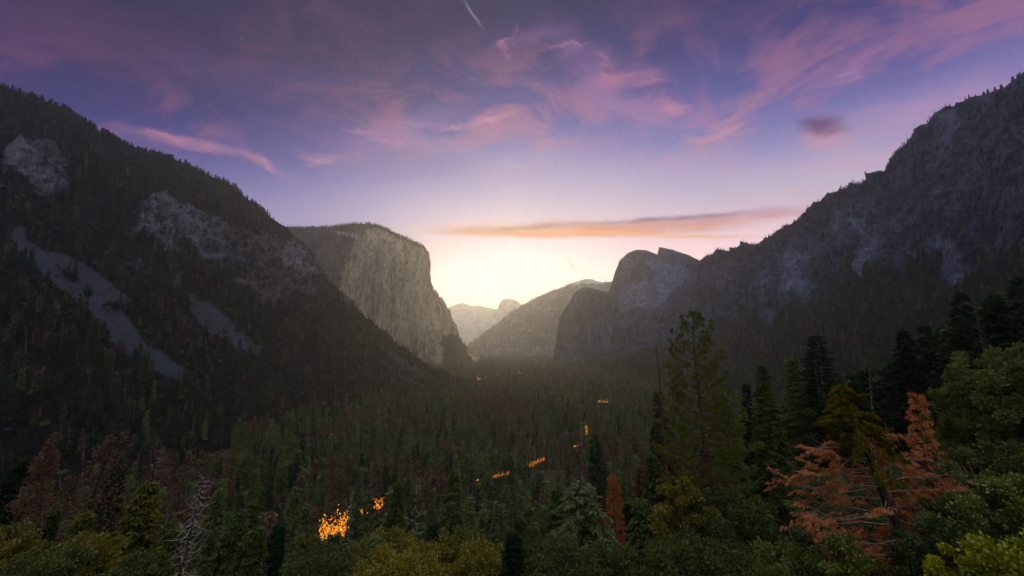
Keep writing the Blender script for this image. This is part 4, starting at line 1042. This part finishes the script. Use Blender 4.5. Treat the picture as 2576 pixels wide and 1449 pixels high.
# ---- rusty cedar: dark leaning trunk, long bare limbs, rust sprays, golden green top
def rusty_cedar():
    Y = 31.0; bx, bz, h, ln = site(2268, Y, 2120, 968, zoff=-.3); rg = rg_(977)
    tr = MB(); lm = MB(); rust = MB(); gold = MB(); tp = trunk_pts(h, (ln, .02), .008, 12, rg_(3)); rad = np.interp(np.linspace(0, 1, 12), [0, .45, .8, 1], [.42, .29, .12, .02]); tube(tr, tp, rad, 9)
    def spray(mb, pts, cnt, ln_, spread, dens=1.0):
        """small drooping fans of thin pieces hung in separate tufts along the outer part of a twig"""
        d0 = nrm(pts[-1] - pts[0]); lat = nrm(np.cross(d0, [0, 0, 1.]))
        m = max(2, int(cnt * dens)); s = .25 + .75 * rg.random(m) ** .6; c = at_h(pts, s) + rg.normal(size=(m, 3)) * spread * np.array([1, 1, .4])
        for k in range(9):
            a = (k - 4) * .26; d = d0 * math.cos(a) + lat * math.sin(a) * 1.2 + rg.normal(size=(m, 3)) * .16 + [0, 0, -.45]
            diamonds(mb, c, d, ln_ * (.65 + .6 * rg.random(m)) * (1.1 - .06 * abs(k - 4)), ln_ * .085, side=np.array([0, 0, 1.]) + rg.normal(size=(m, 3)) * .4, rg=rg, bend=.3)
    limbs = []
    for t, reach in ((.05, -3.0), (.07, 2.6), (.10, -3.9), (.12, 2.4), (.15, -4.4), (.18, -4.6), (.20, 2.8), (.23, -3.6), (.26, -5.4), (.27, 3.2), (.30, -3.0), (.33, 3.4), (.345, -4.4), (.39, -5.2), (.42, 2.4), (.45, -6.0), (.47, 2.0), (.50, -3.2), (.53, 4.4), (.55, -3.2), (.575, 5.0), (.59, -4.6), (.62, 2.4), (.635, -2.4), (.66, 3.2), (.68, -2.6), (.71, -3.7), (.73, 2.6)):
        limbs.append((t, reach, abs(rg.normal()) * .9 - .3, -.1 + rg.normal() * .25, 1))
    for t in np.linspace(.04, .76, 40): limbs.append((t, rg.normal() * 2.0, 1.0 + 2.4 * rg.random(), -.1 + .3 * rg.normal(), .6))
    for t in (.08, .22, .36, .5): limbs.append((t, rg.normal() * 1.6, -1.8 - rg.random(), -.2, .5))
    for t, rx, ry, dz, am in limbs:
        o = at_h(tp, t); s = np.linspace(0, 1, 10); L = math.hypot(rx, ry); sag = rg.choice([1, .6, -.5])
        pts = o + np.stack([rx * s, ry * s, dz * s - L * .13 * sag * np.sin(s * math.pi) + L * .16 * s ** 4 - L * .05 * s], 1); pts[1:] += np.cumsum(rg.normal(size=(9, 3)), 0) * .03
        tube(lm, pts, np.linspace(.030 + .006 * L, .008, 10), 5, cap=False)
        for k in range(int(3 + L * 2.2)):
            q = .30 + .68 * rg.random(); o2 = at_h(pts, q); d = nrm(np.array([rx, ry, 0])); lt = np.array([-d[1], d[0], 0]) * rg.choice([-1, 1])
            L2 = L * (.12 + .2 * rg.random()) + .15; s2 = np.linspace(0, 1, 5)[:, None]; p2 = o2 + (d * .9 + lt * .5 + [0, 0, .35 * rg.normal()]) * L2 * s2; p2[:, 2] += -.2 * L2 * s2[:, 0] ** 2
            tube(lm, p2, np.linspace(.014, .005, 5), 3, cap=False)
            if rg.random() < .52: spray(rust, p2, 15, .25, .09, am * (.4 + q))
        if L > 1.5 and rg.random() < .8: spray(rust, pts[6:], 22, .27, .12, am)
    for b in range(74):    # crown top, still green and gold: flat open boughs
        t = .70 + .30 * (b / 74) ** .85; a = b * 2.4 + rg.normal() * .4; L = 3.3 * ((1.02 - t) / .34) ** .95 * (.3 + .85 * rg.random()) + .3
        o = at_h(tp, min(t, .99)); s = np.linspace(0, 1, 7); d = np.array([math.cos(a), math.sin(a) * .8, 0]); pts = o + d * (L * s)[:, None]; pts[:, 2] += L * ((.15 + .4 * rg.normal()) * s - .40 * s ** 2)
        tube(lm, pts, np.linspace(.03, .008, 7), 4, cap=False); spray(gold, pts, 34, .27, .10, .3 + L * .35)
    o = empty('cedar_tree', (bx, Y, bz), 'half-dead cedar with rust-coloured sprays on long bare limbs and a golden green top', 'tree')
    tr.obj('trunk', BK, o, True); lm.obj('limbs', BK_PINK, o, True)
    q = rust.obj('dead_foliage', LM_RUST, o); q['label'] = 'rust-coloured dead sprays'; q = gold.obj('living_foliage', LM_GOLD, o); q['label'] = 'golden green sprays at the top'
rusty_cedar()

def rust_pine(label, base, Y, top, wid, nb=40, c0=.1, tuft=.42, nn=22, **k):
    bx, bz, h, ln = site(base, Y, *top); rg = nxt()
    tr, cr = pine_parts(h, wid * Y / F, rg, lean=(ln, 0), c0=c0, nb=nb, tuft=tuft, nn=nn, up=.5, subs=3, wd=.04 * (Y / 60), power=.85, **k)
    place('dead_pine', 'tree', label, tr, cr, bx, Y, bz, BK_RED, LM_RUST)
rust_pine('small rusty-needled dead pine with tufted tip right of the golden cedar top', 2312, 52, (2300, 996), 42, nb=44, c0=.35)
rust_pine('slender dead pine with orange-brown needles in the lower middle', 1545, 78, (1538, 1200), 30, nb=54, c0=.08, tuft=.5, nn=20)
rust_pine('faded brown dead pine just left of the slender orange one', 1502, 105, (1490, 1265), 16, nb=44)

# ---- middle
dead('tall snag with a pale bare upper stem in the lower middle', 1452, 66, (1464, 1095), 26, nb=20, c0=.42, curl=.2, br=1.1, limbm=BK_PALE)
fir('leafy pine boughs hanging round the tall middle snag', 1452, 67, (1462, 1215), 105, LM_GREY, nb=90, c0=.08, power=.45, droop=.5, gap=.12, sub=3)
fir('dark fir with open top behind the tall middle snag', 1512, 150, (1500, 1092), 44, LM_FIRD, nb=110, power=.7)
fir('dark green fir on the right flank of the slender orange pine', 1590, 88, (1580, 1270), 62, LM_FIRD, nb=80, power=.6)
dead('thin dark snag right of the slender orange pine', 1586, 120, (1578, 1128), 14, nb=26, c0=.3, wood=BK_RED)
fir('narrow brownish fir beside the thin dark snag', 1612, 135, (1606, 1170), 26, LM_DEAD, nb=90)
fir('tall regular fir in the lower middle, tip in front of the brown woods', 1142, 118, (1139, 1184), 46, LM_FIR, nb=120, c0=.12, power=.8)
fir('fir with a brownish green tip left of the curled white snag', 995, 140, (1000, 1212), 34, LM_FIR, nb=90, c0=.3)
dead('dark snag with curled bleached limbs in the lower middle', 1040, 96, (1050, 1186), 34, nb=36, c0=.18, curl=.95, wood=BK_RED, limbm=BK_PALE, twig=3, br=1.0)
dead('straight dark snag right of the snag with curled bleached limbs', 1100, 112, (1106, 1236), 12, nb=18, c0=.3, wood=BK_RED)
dead('thin snag right of the tall regular fir', 1226, 118, (1226, 1268), 9, nb=16, c0=.3)
fir('pale green fir in the middle behind the oaks', 1258, 150, (1252, 1262), 34, LM_GREY, nb=80)
fir('shaded fir with a narrow top right of the pale green fir', 1335, 145, (1330, 1285), 40, LM_FIRD, nb=80)
fir('brown thinning fir close before the round middle oak', 1310, 120, (1304, 1300), 22, LM_DEAD, nb=70)
bush('round green oak in the middle distance left of the tall snag', 1345, 112, 1290, 190, LM_OAKD, nc=34, leaf=.36)
bush('olive oak crown under the tall regular fir', 1150, 66, 1335, 170, LM_OAK, nc=32, leaf=.26)
bush('golden olive oak crown right of the orange glow', 985, 72, 1325, 150, LM_OAK, nc=30, leaf=.28)
bush('olive oak crown between the golden oak and the curled snag', 1070, 58, 1372, 160, LM_OAK, nc=30, leaf=.24)
bush('dusky oak crown at the bottom edge below the orange glow', 860, 50, 1375, 190, LM_OAKD, nc=34, leaf=.22)
bush('small oak crown overlapping the foot of the orange glow', 800, 72, 1345, 90, LM_OAKD, nc=20, leaf=.25)
bush('yellowish oak crown low right of the middle', 1235, 52, 1370, 190, LM_OAK, nc=34, leaf=.23)
bush('oak crown at the bottom edge in the middle', 1010, 42, 1398, 220, LM_OAK, nc=34, leaf=.19)
bush('dark shrub at the bottom edge right of the middle', 1400, 44, 1365, 180, LM_OAKD, nc=30, leaf=.2)
bush('dull brown-green shrub at the bottom edge under the tall snag', 1520, 42, 1372, 170, LM_OAKD, nc=30, leaf=.2)
fir('young blue-green pine with drooping boughs at the bottom middle', 1290, 46, (1288, 1344), 36, LM_FIRD, nb=70, leaf=.42, power=.45)
def forked():
    Y = 84; bx, bz, h, ln = site(862, Y, 850, 1296); rg = nxt(); tr = MB()
    for dx_, dz_, r_ in ((-3.2, 1.0, .2), (2.6, .86, .17), (-.6, .93, .15), (4.3, .66, .11), (-4.6, .7, .12)):
        s = np.linspace(0, 1, 9); p = np.stack([dx_ * s ** 1.6 + .4 * np.sin(s * 7 + dx_), .6 * np.sin(s * 4 + dz_ * 3), h * dz_ * s], 1); tube(tr, p, np.linspace(r_ * 1.3, .02, 9), 5)
        for k in range(12):
            q = .4 + .58 * rg.random(); o2 = at_h(p, q); e = rg.normal(size=3) * [1.3, 1.3, .7] + [0, 0, .7]; tube(tr, [o2, o2 + e * .5 + [0, 0, .15], o2 + e], [.04, .025, .01], 3, cap=False)
    o = empty('dead_tree', (bx, Y, bz), 'bare black forked tree silhouetted against the largest orange glow', 'dead tree'); tr.obj('limbs', BK, o, True)
forked()
dead('grey wiry dead tree between the two largest orange glows', 888, 130, (884, 1222), 22, nb=60, c0=.3, curl=.1, limbm=BK_PALE, wood=BK)
for i, (b, t, w, lab) in enumerate(((690, (694, 1296), 34, 'grey-brown dead tree with wispy twigs left of the orange glow'), (730, (727, 1310), 26, 'thinner dead tree beside the wispy grey-brown one'),
        (655, (651, 1330), 22, 'low dead tree with hazy twigs near the left oaks'), (770, (765, 1300), 20, 'dead tree nearest the left side of the orange glow'))):
    dead(lab, b, 88 + 9 * i, t, w, nb=60, c0=.15, curl=.6, twig=4, wood=BK_RED, limbm=bark_mat('brown_twigs', (.09, .06, .055), (.22, .16, .15)))

fir('shapely green fir right of the curled white snag, behind the tall regular fir', 1185, 150, (1182, 1250), 38, LM_FIR, nb=90)
fir('green fir at the left foot of the tall middle snag', 1405, 100, (1400, 1225), 46, LM_FIR, nb=90)
fir('lofty dark fir between the tall middle snag and the tallest pine', 1655, 125, (1648, 1060), 44, LM_FIRD, nb=100)
fir('green fir crowding the right foot of the slender orange pine', 1620, 74, (1612, 1255), 60, LM_FIR, nb=90, power=.65)
fir('shaggy green fir in the middle distance over the orange glow', 905, 190, (905, 1205), 34, LM_FIR, nb=80)
fir('green fir left of the orange glow standing over the low oaks', 745, 175, (745, 1225), 34, LM_FIR, nb=80)

fir('green pointed fir among the low oaks right of the yellowish oak', 1345, 88, (1340, 1318), 40, LM_FIR, nb=90)
fir('stout fir at the bottom edge right of the pinkish white snag', 640, 62, (644, 1330), 44, LM_FIR, nb=90, power=.6)
fir('dark narrow fir right of the curled white snag among the oaks', 1090, 84, (1092, 1310), 26, LM_FIRD, nb=90)
fir('small green fir poking from the golden olive oaks', 940, 66, (944, 1352), 26, LM_FIR, nb=80)
fir('dark green fir low between the pinkish white snag and the orange glow', 700, 74, (706, 1318), 34, LM_FIRD, nb=90)
fir('tapering fir in front of the very dark dead tree', 215, 58, (222, 1290), 44, LM_PINE, nb=90)
fir('green fir in the lower left beside the leaning rust-brown tree', 120, 60, (128, 1280), 36, LM_FIR, nb=90)

# ---- left
dead('snag with pinkish white curled limbs standing alone lower left', 496, 58, (520, 1196), 62, nb=80, c0=.12, curl=.85, twig=5, limbm=BK_PALE, wood=BK, power=.5, br=.75, foliage=(LM_DEAD, 700, .3, .1, .7))
dead('leaning dark trunk with rust-brown foliage near the left edge', 52, 50, (150, 1080), 70, nb=70, c0=.1, curl=.4, twig=4, wood=BK, foliage=(leaf_mat('faded_rust_needles', [(.07, .032, .018), (.11, .058, .034), (.155, .088, .05), (.14, .12, .05)], var=.1, scl=.6, sat=.9), 6500, .34, .02, .95))
dead('tall very dark dead tree with drooping twiggy crown, behind the leaning trunk', 230, 66, (330, 985), 84, nb=110, c0=.1, curl=.15, twig=5, wood=BK, power=.75, foliage=(LM_DEAD, 3500, .42, .12, .8))
dead('dark reddish dead tree between the very dark one and the green fir', 345, 70, (405, 1090), 58, nb=90, c0=.08, curl=.3, twig=5, wood=BK_RED, foliage=(LM_DEAD, 2600, .4, .1, .75))
dead('thin broken snag with a pale crooked tip, upper left woods', 395, 100, (402, 1098), 32, nb=34, c0=.35, curl=.9, limbm=BK_PALE)
dead('dark dead tree in the far left corner', 150, 84, (225, 1130), 60, nb=80, c0=.1, curl=.2, twig=5, wood=BK, foliage=(LM_DEAD, 2500, .45, .1, .8))
fir('olive green fir left of the pinkish white snag', 372, 62, (378, 1212), 62, LM_PINE, nb=90, c0=.05, power=.6, gap=.1)
fir('pair-topped green fir right of the pinkish white snag', 596, 82, (606, 1284), 40, LM_FIR, nb=90, power=.6)
fir('green fir beside the pair-topped one, nearer the orange glow', 640, 98, (634, 1262), 34, LM_FIR, nb=90)
fir('small green fir low between the two left snags', 440, 60, (446, 1330), 44, LM_PINE, nb=70, power=.6)
fir('green fir behind the pinkish white snag', 545, 120, (548, 1230), 40, LM_FIR, nb=90)
fir('dark fir left of the leaning trunk', 20, 90, (60, 1150), 60, LM_FIRD, nb=90)
fir('fir between the dark dead trees on the left', 290, 110, (300, 1150), 46, LM_FIRD, nb=90)
bush('olive leafy crown in the lower left corner', 40, 44, 1330, 200, LM_OAK, nc=34, leaf=.22)
bush('olive leafy crown left of the green fir at the bottom edge', 265, 48, 1345, 170, LM_OAK, nc=32, leaf=.22)
bush('brownish oak crown at the bottom edge under the very dark tree', 165, 40, 1378, 180, LM_OAKD, nc=30, leaf=.2)
bush('low dark crown at the bottom edge under the green fir', 400, 40, 1398, 160, LM_OAKD, nc=30, leaf=.2)

# ---- silhouettes on the right crest, one by one
def crest_tree(dx, hgt, kind, j):
    G = SURF['mountain_right'][0][:, 0]; px, py = proj(G[:, 0], G[:, 1], G[:, 2]); i = int(np.argmin(np.abs(px - dx) + 0 * py)); p = G[i] + nrm(G[i] * [1, 1, 0]) * 4
    nm, idx = kind; base_h = 30 if nm != 'oak' else 6.5
    o = bpy.data.objects.new('crest_tree', FM[nm][idx]); COL.objects.link(o); s = hgt * p[1] / F / base_h; o.location = p - [0, 0, .08 * hgt * p[1] / F]; o.scale = (s * 1.7, s * 1.7, s); o.rotation_euler = (0, 0, j * 1.7)
    return o
js = [(1998, 7, 0), (2012, 8, 0), (2020, 7, 1), (2027, 9, 0), (2034, 8, 2), (2041, 7, 0), (2127, 8, 0), (2135, 12, 0), (2143, 9, 1), (2152, 8, 0), (2163, 10, 0), (2170, 7, 2), (2178, 11, 0), (2190, 12, 1), (2197, 9, 0), (2207, 8, 0), (2236, 9, 2), (2242, 8, 0),
      (2438, 13, 0), (2460, 9, 0), (2476, 12, 2), (2486, 11, 0), (2494, 9, 1), (2503, 10, 0), (2520, 11, 2), (2548, 14, 0), (2560, 10, 0), (2568, 15, 1)]
for j, (dx_, hg, kd) in enumerate(js):
    o = crest_tree(dx_, hg * 1.25, (('fir', j % 4), ('snag', j % 2), ('fir', 3))[kd], j)
    tag(o, 'small tree in silhouette on the crest of the right-hand cliffs', 'tree', 'silhouetted trees on the right crest')

# ---- orange lights in the forest, built as glowing flame-shaped flecks
def glow_mat():
    m, nt = new_mat('orange_glow'); g = nd(nt, 'ShaderNodeNewGeometry'); 
    n = noise_(nt, g.outputs['Position'], .5, 3, .6); v = math_(nt, 'MULTIPLY_ADD', g.outputs['Random Per Island'], .6, math_(nt, 'MULTIPLY', n, .6))
    c = ramp(nt, v, [(.25, (.45, .05, .002)), (.42, (1.0, .13, .004)), (.6, (1.0, .22, .006)), (.76, (1.0, .38, .02)), (.9, (1.0, .65, .10))])
    e = nd(nt, 'ShaderNodeEmission'); nt.links.new(c, e.inputs[0]); st = maprange(nt, v, .3, .9, .6, 1.7); nt.links.new(st, e.inputs[1])
    o = nd(nt, 'ShaderNodeOutputMaterial'); nt.links.new(e.outputs[0], o.inputs[0]); return m
GLM = glow_mat()
for fx, fy, sx, sy, ang, sd, lab in GLOWS:
    rg = rg_(900 + sd); Y = glow_Y(fy); c = P(fx, fy, Y); k = Y / F; W, H = sx * k, sy * k; ca, sa = math.cos(R(ang)), math.sin(R(ang))
    n = int(min(1500, 30 + sx * sy * .32)); u = rg.random(n) - .5; w = rg.normal(size=n) * np.where(rg.random(n) < .1, .30, .2)
    if sd == 1: cx, cz = u * W + .0 * w, w * H * .9 + .10 * W * u * 2
    elif ang == -84: cx, cz = w * W * .9, u * H
    else: cx, cz = u * W * ca - w * H * .5 * sa * .5, u * W * sa + w * H * .8
    big = sd in (1, 2); keep = perlin(np.stack([cx / (2.8 if big else 1.6), cz / (2.2 if big else 1.6), np.full(n, sd * 3.3)], 1)) > (-.08 if big else -.28); cx, cz = cx[keep], cz[keep]; n = len(cx)
    pos = np.stack([cx, rg.normal(size=n) * W * .12, cz], 1); ln = np.minimum((1.3 if big else .7) * (.5 + rg.random(n)) * max(1, Y / 500), 3.5)
    d = rg.normal(size=(n, 3)) * .55 + [.35, 0, .7]; mb = MB(); diamonds(mb, pos, d, ln, ln * .30, side=np.array([0, 1., 0]) + rg.normal(size=(n, 3)) * .5, rg=rg)
    diamonds(mb, pos, d, ln * .9, ln * .28, side=np.array([1., 0, 0]) + rg.normal(size=(n, 3)) * .5, rg=rg)
    o = mb.obj('forest_light', GLM); o.location = c; tag(o, lab, 'forest_light')
